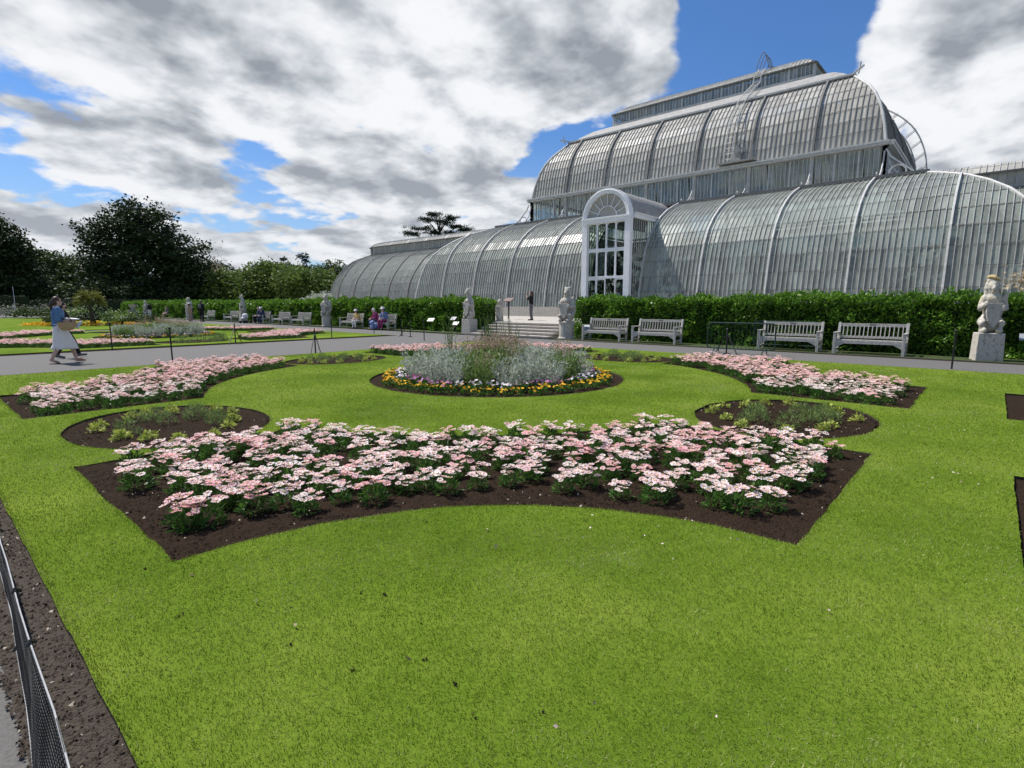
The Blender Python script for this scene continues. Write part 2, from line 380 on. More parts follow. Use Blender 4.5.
def blob(name, caps, voxel, mats, parent=None, disp=0, dscale=10, smooth_it=2, loc=None):
    """one continuous surface: capsules (p,q,r0,r1) and ellipsoids (c,(rx,ry,rz)) or (c,(rx,ry,rz),rotmatrix) voxel-merged"""
    bm = bmesh.new()
    for c in caps:
        if len(c) == 4:
            p, q, r0, r1 = c; p = Vector(p); q = Vector(q); d = q-p
            ax = d.normalized() if d.length > 1e-6 else Vector((0,0,1))
            rot = ax.to_track_quat('Z', 'Y').to_matrix()
            n = 12; rings = []
            prof = []
            for k in range(5): t = -math.pi/2+k*math.pi/8; prof.append((r0*math.cos(t), r0*math.sin(t)))
            for k in range(5): t = k*math.pi/8; prof.append((r1*math.cos(t), d.length+r1*math.sin(t)))
            for rr, zz in prof:
                rings.append([bm.verts.new(p+rot @ Vector((max(rr, 1e-4)*math.cos(2*math.pi*k/n), max(rr, 1e-4)*math.sin(2*math.pi*k/n), zz))) for k in range(n)])
            for a, b in zip(rings, rings[1:]):
                for k in range(n): bm.faces.new((a[k], a[(k+1) % n], b[(k+1) % n], b[k]))
            bm.faces.new(rings[0][::-1]); bm.faces.new(rings[-1])
        else:
            ce, rad = c[0], c[1]; m = Matrix.Translation(Vector(ce))
            if len(c) == 3: m = m @ c[2].to_4x4()
            m = m @ Matrix.Diagonal((*rad, 1))
            bmesh.ops.create_icosphere(bm, subdivisions=3, radius=1, matrix=m)
    me = bpy.data.meshes.new(name); bm.to_mesh(me); bm.free()
    o = bpy.data.objects.new(name, me); TMP.collection.objects.link(o)
    r = o.modifiers.new('r', 'REMESH'); r.mode = 'VOXEL'; r.voxel_size = voxel
    if smooth_it:
        sm = o.modifiers.new('s', 'SMOOTH'); sm.iterations = smooth_it; sm.factor = .5
    TMP.view_layers[0].update(); dg = TMP.view_layers[0].depsgraph
    me2 = bpy.data.meshes.new_from_object(o.evaluated_get(dg)); bpy.data.objects.remove(o); bpy.data.meshes.remove(me)
    me2.name = name
    if disp:
        for v in me2.vertices:
            k = mnoise.noise(v.co*dscale)+.5*mnoise.noise(v.co*dscale*2.3)
            v.co += v.normal*disp*k
    me2.polygons.foreach_set('use_smooth', np.ones(len(me2.polygons), bool))
    return link(name, me2, parent, mats, loc)
# ------------------------------------------------------------------ plan of the parterre
H0 = 6.90
C1 = (7.67, 7.78); C0 = (-7.16, 7.78); C2 = (29.6, 7.78)
RIN, ROFF, RCOR = 5.0, 1.55, 2.62
CIRC = (-.15, .22, 2.55)                        # offset of the round bed, radius
Y_IN = math.sqrt(RIN**2-ROFF**2)

def bed_outline(C, su, sv, n=24, g=0.0):
    """corner bed of the square: su, sv = -1/+1 pick the corner (u, v)"""
    h = H0-g; P = []
    off = ROFF+g; rin = RIN+g; yi = math.sqrt(rin**2-off**2); rc = RCOR+g
    P.append((-off, -h)); P.append((-off, -yi))
    a0 = math.atan2(-yi, -off); a1 = math.atan2(-off, -yi)
    a0 %= 2*math.pi; a1 %= 2*math.pi
    for k in range(1, n): t = a0+(a1-a0)*k/n; P.append((rin*math.cos(t), rin*math.sin(t)))
    P.append((-yi, -off)); P.append((-h, -off))
    hc = H0
    e = math.sqrt(max(rc**2-g*g, 0))
    P.append((-h, -hc+e))
    b0 = math.atan2(e, g); b1 = math.atan2(g, e)
    for k in range(1, n): t = b0+(b1-b0)*k/n; P.append((-hc+rc*math.cos(t), -hc+rc*math.sin(t)))
    P.append((-hc+e, -h))
    return [(C[0]-su*p[0], C[1]-sv*p[1]) for p in P]

def oval_centre(C, su, sv): return C[0]-.15+su*5.55, C[1]-.15+sv*5.55

def oval_outline(C, su, sv, n=36, g=0.0):
    cu, cv = oval_centre(C, su, sv)
    au, av = (1.06-g, 1.38-g) if su else (1.38-g, 1.06-g)
    return [(cu+au*math.cos(2*math.pi*k/n), cv+av*math.sin(2*math.pi*k/n)) for k in range(n)]

def circ_outline(C, n=56, g=0.0):
    return [(C[0]+CIRC[0]+(CIRC[2]-g)*math.cos(2*math.pi*k/n), C[1]+CIRC[1]+(CIRC[2]-g)*math.sin(2*math.pi*k/n)) for k in range(n)]

def inside(p, poly):
    """vectorised even-odd test, p (n,2)"""
    p = np.atleast_2d(p); x, y = p[:, 0], p[:, 1]; r = np.zeros(len(p), bool); n = len(poly)
    for i in range(n):
        x0, y0 = poly[i]; x1, y1 = poly[(i+1) % n]
        if y0 == y1: continue
        c = ((y0 > y) != (y1 > y)) & (x < (x1-x0)*(y-y0)/(y1-y0)+x0); r ^= c
    return r

CORNERS = [(-1, -1), (1, -1), (-1, 1), (1, 1)]; SIDES = [(0, -1), (0, 1), (-1, 0), (1, 0)]
def holes(C):
    return [bed_outline(C, *c) for c in CORNERS]+[oval_outline(C, *s) for s in SIDES if not (C is C0 and s == (1, 0))]+[circ_outline(C)]
def swap(lp): return [(v, u) for u, v in lp]
def rect(u0, u1, v0, v1): return [(u0, v0), (u1, v0), (u1, v1), (u0, v1)]

# ------------------------------------------------------------------ ground
M['terrain'] = simple('far_grass', (.05, .085, .016), (.085, .13, .024), .95, .12)
sheet('terrain', -500, 2400, -1500, 1500, -.06, 'terrain')
sheet('path', -60, 150, -25, 18.45, 0.0, 'asphalt')
LAWN_Z = .035
h1 = holes(C1); h0 = holes(C0); h2 = holes(C2)
def wob(lp, s=1):   # slightly irregular hand-cut edges
    out = []; n = len(lp)
    for i in range(n):
        a = Vector(lp[i]); b = Vector(lp[(i+1) % n]); k = max(1, int((b-a).length/.12))
        for j in range(k):
            q = a.lerp(b, j/k); w = Vector((q.x*3, q.y*3, 0)); d = .022*mnoise.noise(w)+.010*mnoise.noise(w*4)
            nn = Vector((-(b-a).y, (b-a).x)).normalized()
            out.append((q.x+nn.x*d*s, q.y+nn.y*d*s))
    return out
W1 = [wob(h) for h in h1]; W0 = [wob(h, .4) for h in h0]
LAWN1 = wob(rect(-14.7, 15.3, .345, 15.6), .45)
lawn = fill2d('lawn', [swap(LAWN1)]+[swap(h) for h in W1+W0], 0.0, LAWN_Z, ['lawn', 'kerb_soil'])
lawn['kind'] = 'structure'
l2 = fill2d('lawn', [swap(rect(21.9, 37.3, .35, 15.5))]+[swap(h) for h in h2], 0.0, LAWN_Z, ['lawn', 'kerb_soil']); l2['kind'] = 'structure'
l3 = fill2d('lawn', [swap(rect(39, 79, -8, 15.5))], 0.0, LAWN_Z, ['lawn', 'kerb_soil']); l3['kind'] = 'structure'
l4 = fill2d('lawn', [swap(rect(21.9, 37.3, -18, -.6))], 0.0, LAWN_Z, ['lawn', 'kerb_soil']); l4['kind'] = 'structure'
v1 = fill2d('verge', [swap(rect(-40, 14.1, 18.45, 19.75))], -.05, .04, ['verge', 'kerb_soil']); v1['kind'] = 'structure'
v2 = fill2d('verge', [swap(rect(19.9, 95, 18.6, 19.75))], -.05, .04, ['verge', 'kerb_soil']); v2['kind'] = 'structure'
sheet('soil', -14.8, 15.3, .17, 15.7, .008, 'soil')
sheet('soil', 22.0, 37.2, .45, 15.4, .008, 'soil')
tr = sheet('soil', 21.55, 37.7, .0, 15.9, .004, 'soil')
st = sheet('soil', 15.3, 15.62, .17, 15.9, .008, 'kerb_soil')
st = sheet('soil', -14.8, 15.3, .115, .36, .012, 'kerb_soil')

def scatter_clods(name, P, smin, smax, mats, mi=None, label=None):
    n = len(P); base = np.array([(1,0,-.3),(-.5,.86,-.3),(-.5,-.86,-.3),(0,0,.8)], float)
    s = RNG.uniform(smin, smax, n)**1.0
    V = base[None]+RNG.normal(scale=.25, size=(n, 4, 3)); th = RNG.uniform(0, 6.28, n); c, sn = np.cos(th), np.sin(th)
    X = V[:, :, 0]*c[:, None]-V[:, :, 1]*sn[:, None]; Y = V[:, :, 0]*sn[:, None]+V[:, :, 1]*c[:, None]
    V = np.stack([X, Y, V[:, :, 2]], -1)*s[:, None, None]+P[:, None, :]
    F = (np.array([(0,1,3),(1,2,3),(2,0,3)])[None]+4*np.arange(n)[:, None, None]).reshape(-1, 3)
    me = npmesh(name, V.reshape(-1, 3), F, mi=None if mi is None else np.repeat(mi, 3))
    o = link(name, me, None, mats); o['kind'] = 'stuff'; return o

# crumbs of soil and pale chips in the nearer beds and in the trench
polys = h1[:4]+h1[4:8]
PP = []
for lp, dens in ((h1[0], 900), (h1[4], 600), (h1[6], 600), (h1[1], 250), (h1[2], 250)):
    a = np.array(lp); lo, hi = a.min(0), a.max(0); n = int((hi-lo).prod()*dens)
    q = RNG.uniform(lo, hi, (n, 2)); q = q[inside(q, lp)]; PP.append(q)
q = RNG.uniform((.6, .10), (9, .34), (6000, 2)); NT = len(q); PP.append(q)
q = np.concatenate(PP); TR_ = np.arange(len(q)) >= len(q)-NT; Pz = np.stack([q[:, 1], q[:, 0], np.full(len(q), .012)], -1)
# the nearest bed has real relief: raked tilth, a little crowned
def tilth(lp, step, seed):
    a = np.array(lp); lo, hi = a.min(0), a.max(0); gx = np.arange(lo[0], hi[0], step); gy = np.arange(lo[1], hi[1], step); X, Y = np.meshgrid(gx, gy, indexing='ij')
    p = np.stack([X.ravel(), Y.ravel()], -1); ins = inside(p, lp).reshape(X.shape); Z = np.empty(X.shape)
    for i in range(X.shape[0]):
        for j in range(X.shape[1]):
            if ins[i, j]:
                q_ = Vector((X[i, j], Y[i, j], seed)); Z[i, j] = .020+.012*mnoise.noise(q_*2.1)+.011*mnoise.noise(q_*9)+.009*mnoise.noise(q_*21)
            else: Z[i, j] = .004
    V = np.stack([Y.ravel(), X.ravel(), Z.ravel()], -1); nx, ny = X.shape; I = np.arange(nx*ny).reshape(nx, ny)
    F = np.stack([I[:-1, :-1], I[:-1, 1:], I[1:, 1:], I[1:, :-1]], -1).reshape(-1, 4); k = ins[:-1, :-1] & ins[:-1, 1:] & ins[1:, 1:] & ins[1:, :-1]
    o = link('soil', npmesh('soil', V, F[k.ravel()], smooth=True), None, 'soil'); o['kind'] = 'structure'
tilth(h1[0], .028, 3); tilth(h1[4], .04, 5); tilth(h1[6], .04, 7)
Pz[:, 2] = np.where(TR_, .014, .022)
o = scatter_clods('soil_crumbs', Pz, .003, .013, ['clod', 'chip', 'kerb_soil'], mi=np.where(RNG.random(len(q)) < np.where(TR_, .02, .022), 1, np.where(TR_, 2, 0)))
tag(o, 'dark crumbs of soil and pale chips strewn over the flower beds', 'soil')

# ------------------------------------------------------------------ grass blades (near lawn)
def blades(P, hgt, wid, lean=.6, z=LAWN_Z, rng=RNG, dirs=None):
    n = len(P); th = rng.uniform(0, 2*np.pi, n)
    if dirs is not None: th = np.arctan2(dirs[:, 1], dirs[:, 0])+rng.normal(scale=.6, size=n)
    ln = rng.uniform(.1, 1, n)*lean
    h = hgt*rng.uniform(.55, 1.3, n); w = wid*rng.uniform(.7, 1.3, n)
    d = np.stack([np.cos(th), np.sin(th)], -1); ph = rng.uniform(0, 2*np.pi, n); sd = np.stack([np.cos(ph), np.sin(ph)], -1)
    B = np.stack([P[:, 1], P[:, 0]], -1)
    V = np.zeros((n, 5, 3))
    for i, (t, ww) in enumerate(((0, 1), (0, -1), (.55, -.8), (.55, .8), (1, 0))):
        off = d*(ln*h*t**1.6)[:, None]+sd*(ww*w*.5)[:, None]
        V[:, i, :2] = B+off; V[:, i, 2] = z-.004+h*t*np.sqrt(np.maximum(1-(ln*.8)**2*t, .15))
    F3 = np.concatenate([np.arange(n)[:, None]*5+np.array(x) for x in ([0,1,2],[0,2,3],[3,2,4])])
    return V.reshape(-1, 3), F3, np.repeat(np.clip(rng.normal(.5, .22, n), 0, 1), 5)

def lawn_pts(dens, r0, r1, w=1.0):
    # sector in front of the camera, mild margin outside the picture
    a = .844; n = int(dens*.5*(r1*r1-r0*r0)*1.95)
    r = np.sqrt(RNG.uniform(r0*r0, r1*r1, n)); t = RNG.uniform(-.97, .97, n)
    u = r*np.cos(a-t*0) ; th = a+t
    return np.stack([r*np.cos(th), r*np.sin(th)], -1)
# heading: angle measured from +u towards +v
near = []
for dens, r0, r1, hg, wd in ((23000, .9, 2.3, .0175, .0022), (15000, 2.3, 3.4, .018, .0028), (9000, 3.4, 5, .018, .0036), (4600, 5, 7.5, .018, .005), (2000, 7.5, 11.5, .019, .0075), (800, 11.5, 17, .02, .011)):
    p = lawn_pts(dens, r0, r1)
    ok = inside(p, LAWN1)
    for h in W1+W0: ok &= ~inside(p, h)
    p = p[ok]
    # mown tufts: patchy height and direction
    near.append(blades(p, hg, wd, .95))
# fringe along the cut edges
for lp, sgn in [(h, 1) for h in W1[:9]]+[(LAWN1, -1)]:
    a = np.array(lp); b = np.roll(a, -1, 0); L = np.linalg.norm(b-a, axis=1)
    mid = (a+b)/2; dist = np.linalg.norm(mid, axis=1); keep = (dist < 12) & (mid @ np.array([.664, .748]) > .3)
    for i in np.where(keep)[0]:
        n = int(L[i]*(330 if dist[i] < 4.5 else 160)); 
        if n == 0: continue
        t = RNG.random((n, 1)); p = a[i]+(b[i]-a[i])*t
        nn = np.array([-(b[i]-a[i])[1], (b[i]-a[i])[0]])/(L[i]+1e-9)
        # outward from the grass = into the bed
        c = np.array(lp).mean(0); dr = (c-mid[i]) if sgn > 0 else (mid[i]-c)
        if nn @ dr < 0: nn = -nn
        p = p-nn*RNG.uniform(0, .03, (n, 1))
        dd = np.tile(np.array([nn[1], nn[0]]), (n, 1))
        near.append(blades(p, .019, .0030 if dist[i] < 4.5 else .006, .9, dirs=dd))
V, F, Cc = cat_parts(near)
g = link('grass', npmesh('grass', V, F, Cc), None, 'blade')
tag(g, 'short mown bright green grass of the lawn', 'grass', kind='stuff')
print('grass faces', len(F))

# fallen petals on the lawn
pp = []
for (u, v, n, s) in ((1.35, 3.3, 16, .5), (.15, 6.0, 12, .35), (.25, 8.2, 14, .6), (2.0, 3.0, 10, .6), (4.0, 3.0, 10, 1.6), (1.2, 2.2, 8, 1.0)):
    pp.append(np.array((u, v))+RNG.normal(scale=s, size=(n, 2))*np.array((.4, 1)))
p = np.concatenate(pp); ok = inside(p, LAWN1)
for h in W1: ok &= ~inside(p, h)
p = p[ok]; Pz = np.stack([p[:, 1], p[:, 0], np.full(len(p), LAWN_Z+.02)], -1)
V, F, Cc = leaves(Pz, .015, flat=.8, aspect=.7)
o = link('fallen_petals', npmesh('fallen_petals', V, F, Cc), None, 'petal'); tag(o, 'a few white petals fallen on the grass', 'petals', kind='stuff')
pp = RNG.uniform((.9, .6), (3.5, 3.0), (14, 2)); ok = inside(pp, LAWN1)
for h in W1: ok &= ~inside(pp, h)
pp = pp[ok]; V, F, Cc = leaves(np.stack([pp[:, 1], pp[:, 0], np.full(len(pp), LAWN_Z+.02)], -1), .03, flat=.7, aspect=.5)
o = link('fallen_leaves', npmesh('fallen_leaves', V, F, Cc), None, 'dry_leaf'); tag(o, 'small dead leaves lying on the near lawn', 'leaves', kind='stuff')

q = RNG.uniform((.9, .5), (4.5, 4.5), (34, 2)); ok = inside(q, LAWN1)
for h in W1: ok &= ~inside(q, h)
q = q[ok]; q = np.repeat(q, 7, 0)+RNG.normal(scale=.008, size=(len(q)*7, 2)); q = q[:: 2]
o = scatter_clods('worm_casts', np.stack([q[:, 1], q[:, 0], np.full(len(q), LAWN_Z+.006)], -1), .003, .009, ['clod']); tag(o, 'little dark worm casts dotted over the lawn', 'soil')

# ------------------------------------------------------------------ daisies
def foliage_mesh(name, n, r, h, size, asp=.28, seed=0):
    rng = np.random.default_rng(seed)
    d = rng.normal(size=(n, 3)); d[:, 2] = np.abs(d[:, 2]); d /= np.linalg.norm(d, axis=1)[:, None]
    rad = rng.uniform(.35, 1, n)**.5
    P = d*rad[:, None]*np.array([r, r, h])
    dirs = d*.8+np.array([0, 0, .35])
    return leaves(P, size, aspect=asp, rng=rng, dirs=dirs, jitter=.5)

def head_mesh(name, r=.03, petals=11, seed=0, petal='petal'):
    rng = random.Random(seed); V = []; F = []; mi = []; C = []
    cup = rng.uniform(-.12, .30)
    for k in range(petals):
        t = 2*math.pi*k/petals+rng.uniform(-.1, .1); w = math.pi/petals*1.15; rr = r*rng.uniform(.88, 1.06)
        cz = cup*rr+rng.uniform(-.003, .003)
        i = len(V)
        V += [(r*.22*math.cos(t), r*.22*math.sin(t), .001), (rr*.75*math.cos(t-w*.75), rr*.75*math.sin(t-w*.75), cz*.7),
              (rr*math.cos(t), rr*math.sin(t), cz), (rr*.75*math.cos(t+w*.75), rr*.75*math.sin(t+w*.75), cz*.7+.001)]
        F.append((i, i+1, i+2, i+3)); mi.append(0); q = rng.random(); C += [q*.6+.35, q*.5, q*.4, q*.5]
    i = len(V); m = 8
    for k in range(m): V.append((r*.27*math.cos(2*math.pi*k/m), r*.27*math.sin(2*math.pi*k/m), .002)); C.append(.5)
    for k in range(m): V.append((r*.16*math.cos(2*math.pi*k/m), r*.16*math.sin(2*math.pi*k/m), .007)); C.append(.5)
    for k in range(m): F.append((i+k, i+(k+1) % m, i+m+(k+1) % m, i+m+k)); mi.append(1)
    F.append(tuple(i+m+k for k in range(m))); mi.append(1)
    me = bpy.data.meshes.new(name); me.from_pydata(V, [], F); me.update()
    me.polygons.foreach_set('material_index', np.array(mi, np.int32))
    a = me.attributes.new('col', 'FLOAT', 'POINT'); a.data.foreach_set('value', np.array(C, np.float32))
    me.materials.append(M[petal]); me.materials.append(M['petal_eye'])
    return me
HEADS = [head_mesh('flower', .030+.003*(k % 3), 10+k % 4, k) for k in range(6)]
PHEADS = [head_mesh('flower', .030+.003*(k % 3), 10+k % 4, k, 'petal_pink') for k in range(6)]
def plant_heads(seed):
    """placements of the flower heads of one plant: list of (pos, tilt rot, head index)"""
    rng = random.Random(seed*31+5); out = []
    n = rng.randint(12, 19); tries = 0
    while len(out) < n and tries < 900:
        tries += 1
        a = rng.uniform(0, 6.283); rr = .108*math.sqrt(rng.random()); x, y = rr*math.cos(a), rr*math.sin(a)
        if any((x-q[0][0])**2+(y-q[0][1])**2 < .029**2 for q in out): continue
        z = .195-.9*rr*rr/.108*.34+rng.uniform(-.03, .03)
        out.append(((x, y, z), (rng.gauss(0, .22)-y*1.2, rng.gauss(0, .22)+x*1.2, rng.uniform(0, 6)), rng.randrange(6)))
    return out
KINDS = [plant_heads(k) for k in range(6)]
FOL = []
for k in range(6):
    V, F, C = foliage_mesh('foliage', 210, .088, .15, .050, .26, seed=k)
    # thin stems under the heads
    me = npmesh('foliage', V, F, C); me.materials.append(M['daisy_leaf']); FOL.append(me)
def merged_heads(k):
    V = []; F4 = []; mi = []; C = []
    out = MB()
    bm = bmesh.new()
    for pos, rot, hi in KINDS[k]:
        from mathutils import Euler
        m = Matrix.Translation(pos) @ Euler(rot).to_matrix().to_4x4()
        me = HEADS[hi].copy(); me.transform(m); bm.from_mesh(me); bpy.data.meshes.remove(me)
    me = bpy.data.meshes.new('blossoms'); bm.to_mesh(me); bm.free()
    me.materials.append(M['petal']); me.materials.append(M['petal_eye']); return me
BLOOM = [merged_heads(k) for k in range(6)]

def fill_bed(C, su, sv, gap, gend, spacing, seed):
    """jittered hexagonal planting inside a corner bed"""
    lp = bed_outline(C, su, sv, g=0.0); inner = bed_outline(C, su, sv, g=gap)
    rng = np.random.default_rng(seed); a = np.array(lp); lo, hi = a.min(0), a.max(0); pts = []
    row = 0; y = lo[1]
    while y < hi[1]:
        x = lo[0]+(spacing/2 if row % 2 else 0)
        while x < hi[0]: pts.append((x+rng.normal(scale=.05), y+rng.normal(scale=.05))); x += spacing
        y += spacing*.866; row += 1
    p = np.array(pts); p = p[inside(p, inner)]
    # wider bare soil by the two straight ends and the scooped corner
    rel = (p-np.array(C))*np.array([su, sv])
    ok = (rel[:, 0] < H0-gend) & (rel[:, 1] < H0-gend)
    ok &= np.hypot(rel[:, 0]-H0, rel[:, 1]-H0) > RCOR+.30
    return p[ok]
BEDNAME = {(-1, -1): 'nearest bow-shaped bed', (1, -1): 'left-hand bed by the path',
           (-1, 1): 'right-hand bed before the benches', (1, 1): 'bed behind the round bed'}
plants = []
for ci, C in ((1, C1), (2, C2), (0, C0)):
    for c in CORNERS:
        for p in fill_bed(C, c[0], c[1], .16, .22, .262, 40+ci*7+c[0]*2+c[1]):
            plants.append((ci, c, p))
def camdepth(p): return p[0]*.664+p[1]*.748
vis = [q for q in plants if q[0] != 0]
vis.sort(key=lambda q: math.hypot(*q[2]))
print('daisy plants', len(vis), [sum(1 for q in vis if q[0] == 1 and q[1] == c) for c in CORNERS])
indiv, rest = vis[:298], vis[298:]
rest += [q for q in plants if q[0] == 0 and q[1] in ((1, -1), (1, 1)) and q[2][0] < -1.3]
DG = {c: 'pink and white daisy plants in the '+BEDNAME[c] for c in CORNERS}
DL = {c: 'daisy plant with pale pink and white blooms in the '+BEDNAME[c] for c in CORNERS}
from mathutils import Euler
for i, (ci, c, p) in enumerate(indiv):
    k = random.randrange(6)
    root = bpy.data.objects.new('daisy_plant', None); COL.objects.link(root)
    root.location = W(p[0], p[1], .01); root.rotation_euler = (0, 0, random.uniform(0, 6.28))
    sc = random.uniform(.78, 1.18); root.scale = (sc, sc, sc*random.uniform(.78, 1.0))
    lab, grp = DL[c], DG[c]
    if ci == 2: lab = 'daisy plant with pale blooms on the far lawn beyond the path'; grp = 'daisy plants on the far lawn'
    tag(root, lab, 'flower', grp)
    f = bpy.data.objects.new('foliage', FOL[k]); COL.objects.link(f); f.parent = root
    if c == (-1, -1) and ci == 1:
        hs = PHEADS if random.random() < .26 else HEADS
        for pos, rot, hi in KINDS[k]:
            h = bpy.data.objects.new('flower', (hs if random.random() < .85 else HEADS)[hi]); COL.objects.link(h); h.parent = root; h.location = pos; h.rotation_euler = rot
    else:
        h = bpy.data.objects.new('blossoms', BLOOM[k]); COL.objects.link(h); h.parent = root
def merged_stuff(name, items, label, cat):
    bm = bmesh.new()
    tmp = []
    for mats, src in ((None, None),): pass
    VV = []; FF = []; MI = []; CC = []; off = 0
    cache = {}
    for me in FOL+BLOOM:
        me.calc_loop_triangles()
        v = np.empty(len(me.vertices)*3, np.float32); me.vertices.foreach_get('co', v)
        t = np.empty(len(me.loop_triangles)*3, np.int32); me.loop_triangles.foreach_get('vertices', t)
        m = np.empty(len(me.loop_triangles), np.int32); me.loop_triangles.foreach_get('material_index', m)
        cl = np.empty(len(me.vertices), np.float32); me.attributes['col'].data.foreach_get('value', cl)
        cache[me] = (v.reshape(-1, 3), t.reshape(-1, 3), m, cl)
    for (p, k) in items:
        th = random.uniform(0, 6.28); s = random.uniform(.85, 1.15); c_, s_ = math.cos(th)*s, math.sin(th)*s
        Rm = np.array([[c_, -s_, 0], [s_, c_, 0], [0, 0, s]]); T = np.array(W(p[0], p[1], .01))
        tint = random.random()*.5
        for me, mo in ((FOL[k], 0), (BLOOM[k], 1)):
            v, t, m, cl = cache[me]
            VV.append(v @ Rm.T+T); FF.append(t+off); MI.append(m+mo); CC.append(np.clip(cl*.7+tint, 0, 1)); off += len(v)
    me = npmesh(name, np.concatenate(VV), np.concatenate(FF), np.concatenate(CC), np.concatenate(MI))
    o = link(name, me, None, ['daisy_leaf', 'petal', 'petal_eye']); tag(o, label, cat, kind='stuff'); return o
merged_stuff('daisy_plants', [(q[2], random.randrange(6)) for q in rest], 'masses of pale pink daisies in the farther beds', 'flowers')

# ------------------------------------------------------------------ round bed: silver shrubs, salvias, pansies
def plant_proto(kind, seed):
    rng = np.random.default_rng(seed)
    if kind == 'silver':
        parts = []
        for s in range(26):
            a = rng.uniform(0, 6.28); r = .17*math.sqrt(rng.random()); h = rng.uniform(.30, .52)
            tip = np.array([math.cos(a)*r*1.7, math.sin(a)*r*1.7, h]); base = np.array([math.cos(a)*r*.4, math.sin(a)*r*.4, 0])
            t = rng.uniform(.15, 1, 22)[:, None]; P = base+(tip-base)*t
            parts.append(leaves(P, .055, aspect=.35, rng=rng, dirs=np.tile(tip-base, (22, 1))/np.linalg.norm(tip-base), jitter=.75))
        return cat_parts(parts), 'silver_leaf'
    if kind == 'salvia':
        parts = []; 
        for s in range(26):
            a = rng.uniform(0, 6.28); r = .17*math.sqrt(rng.random()); h = rng.uniform(.35, .62)
            tip = np.array([math.cos(a)*r*1.5, math.sin(a)*r*1.5, h]); base = np.array([math.cos(a)*r*.5, math.sin(a)*r*.5, 0])
            t = rng.uniform(.05, .95, 20)[:, None]; P = base+(tip-base)*t
            parts.append(leaves(P, .07, aspect=.3, rng=rng, dirs=np.tile((tip-base)/h, (20, 1)), jitter=.7))
        return cat_parts(parts), 'green_leaf'
    if kind == 'plume':
        parts = []
        for s in range(22):
            a = rng.uniform(0, 6.28); r = .2*math.sqrt(rng.random()); h = rng.uniform(.5, .72)
            P = np.array([math.cos(a)*r, math.sin(a)*r, h])+rng.normal(scale=(.025, .025, .06), size=(9, 3))
            parts.append(leaves(P, .04, aspect=.4, rng=rng))
        return cat_parts(parts), 'plume'
def pm(kind, seed):
    (V, F, C), m = plant_proto(kind, seed); me = npmesh(kind, V, F, C); me.materials.append(M[m]); return me
SIL = [pm('silver', s) for s in (1, 2, 3)]; SAL = [pm('salvia', s) for s in (4, 5, 6)]; PLU = [pm('plume', s) for s in (7, 8, 9)]
def pansy_fol(seed):
    V, F, C = foliage_mesh('foliage', 70, .10, .10, .05, .5, seed); me = npmesh('foliage', V, F, C); me.materials.append(M['daisy_leaf']); return me
def pansy_bloom(mat, seed):
    rng = np.random.default_rng(seed); n = 9
    a = rng.uniform(0, 6.28, n); r = .11*np.sqrt(rng.random(n)); P = np.stack([r*np.cos(a), r*np.sin(a), .12+rng.normal(scale=.015, size=n)], -1)
    V = []; F = []; C = []
    for p in P:
        c = rng.random(); q = Euler((rng.normal(-.1, .5), rng.normal(0, .5), 0)).to_matrix(); i = len(V); rr = rng.uniform(.018, .028)
        for k in range(6): V.append(Vector(p)+q @ Vector((rr*math.cos(k*1.047)*(1+.15*(k % 2)), rr*math.sin(k*1.047), .004*(k % 2)))); C.append(c)
        F += [(i, i+1, i+2, i+3), (i, i+3, i+4, i+5)]
    me = npmesh('blossoms', np.array(V), np.array(F), np.array(C)); me.materials.append(M[mat]); return me
PF = [pansy_fol(s) for s in range(3)]
PB = {m: [pansy_bloom(m, 50+s) for s in range(3)] for m in ('pansy_yellow', 'pansy_white', 'pansy_purple')}
def put(name, meshes, u, v, label, cat, group, sc=1.0, z=.01, root_mesh=True):
    """a plant whose root mesh is the foliage, the blossoms its part"""
    o = bpy.data.objects.new(name, meshes[0]); COL.objects.link(o); o.location = W(u, v, z); o.rotation_euler = (0, 0, random.uniform(0, 6.28)); o.scale = (sc,)*3
    tag(o, label, cat, group)
    for nm, me in meshes[1]: c = bpy.data.objects.new(nm, me); COL.objects.link(c); c.parent = o
    return o
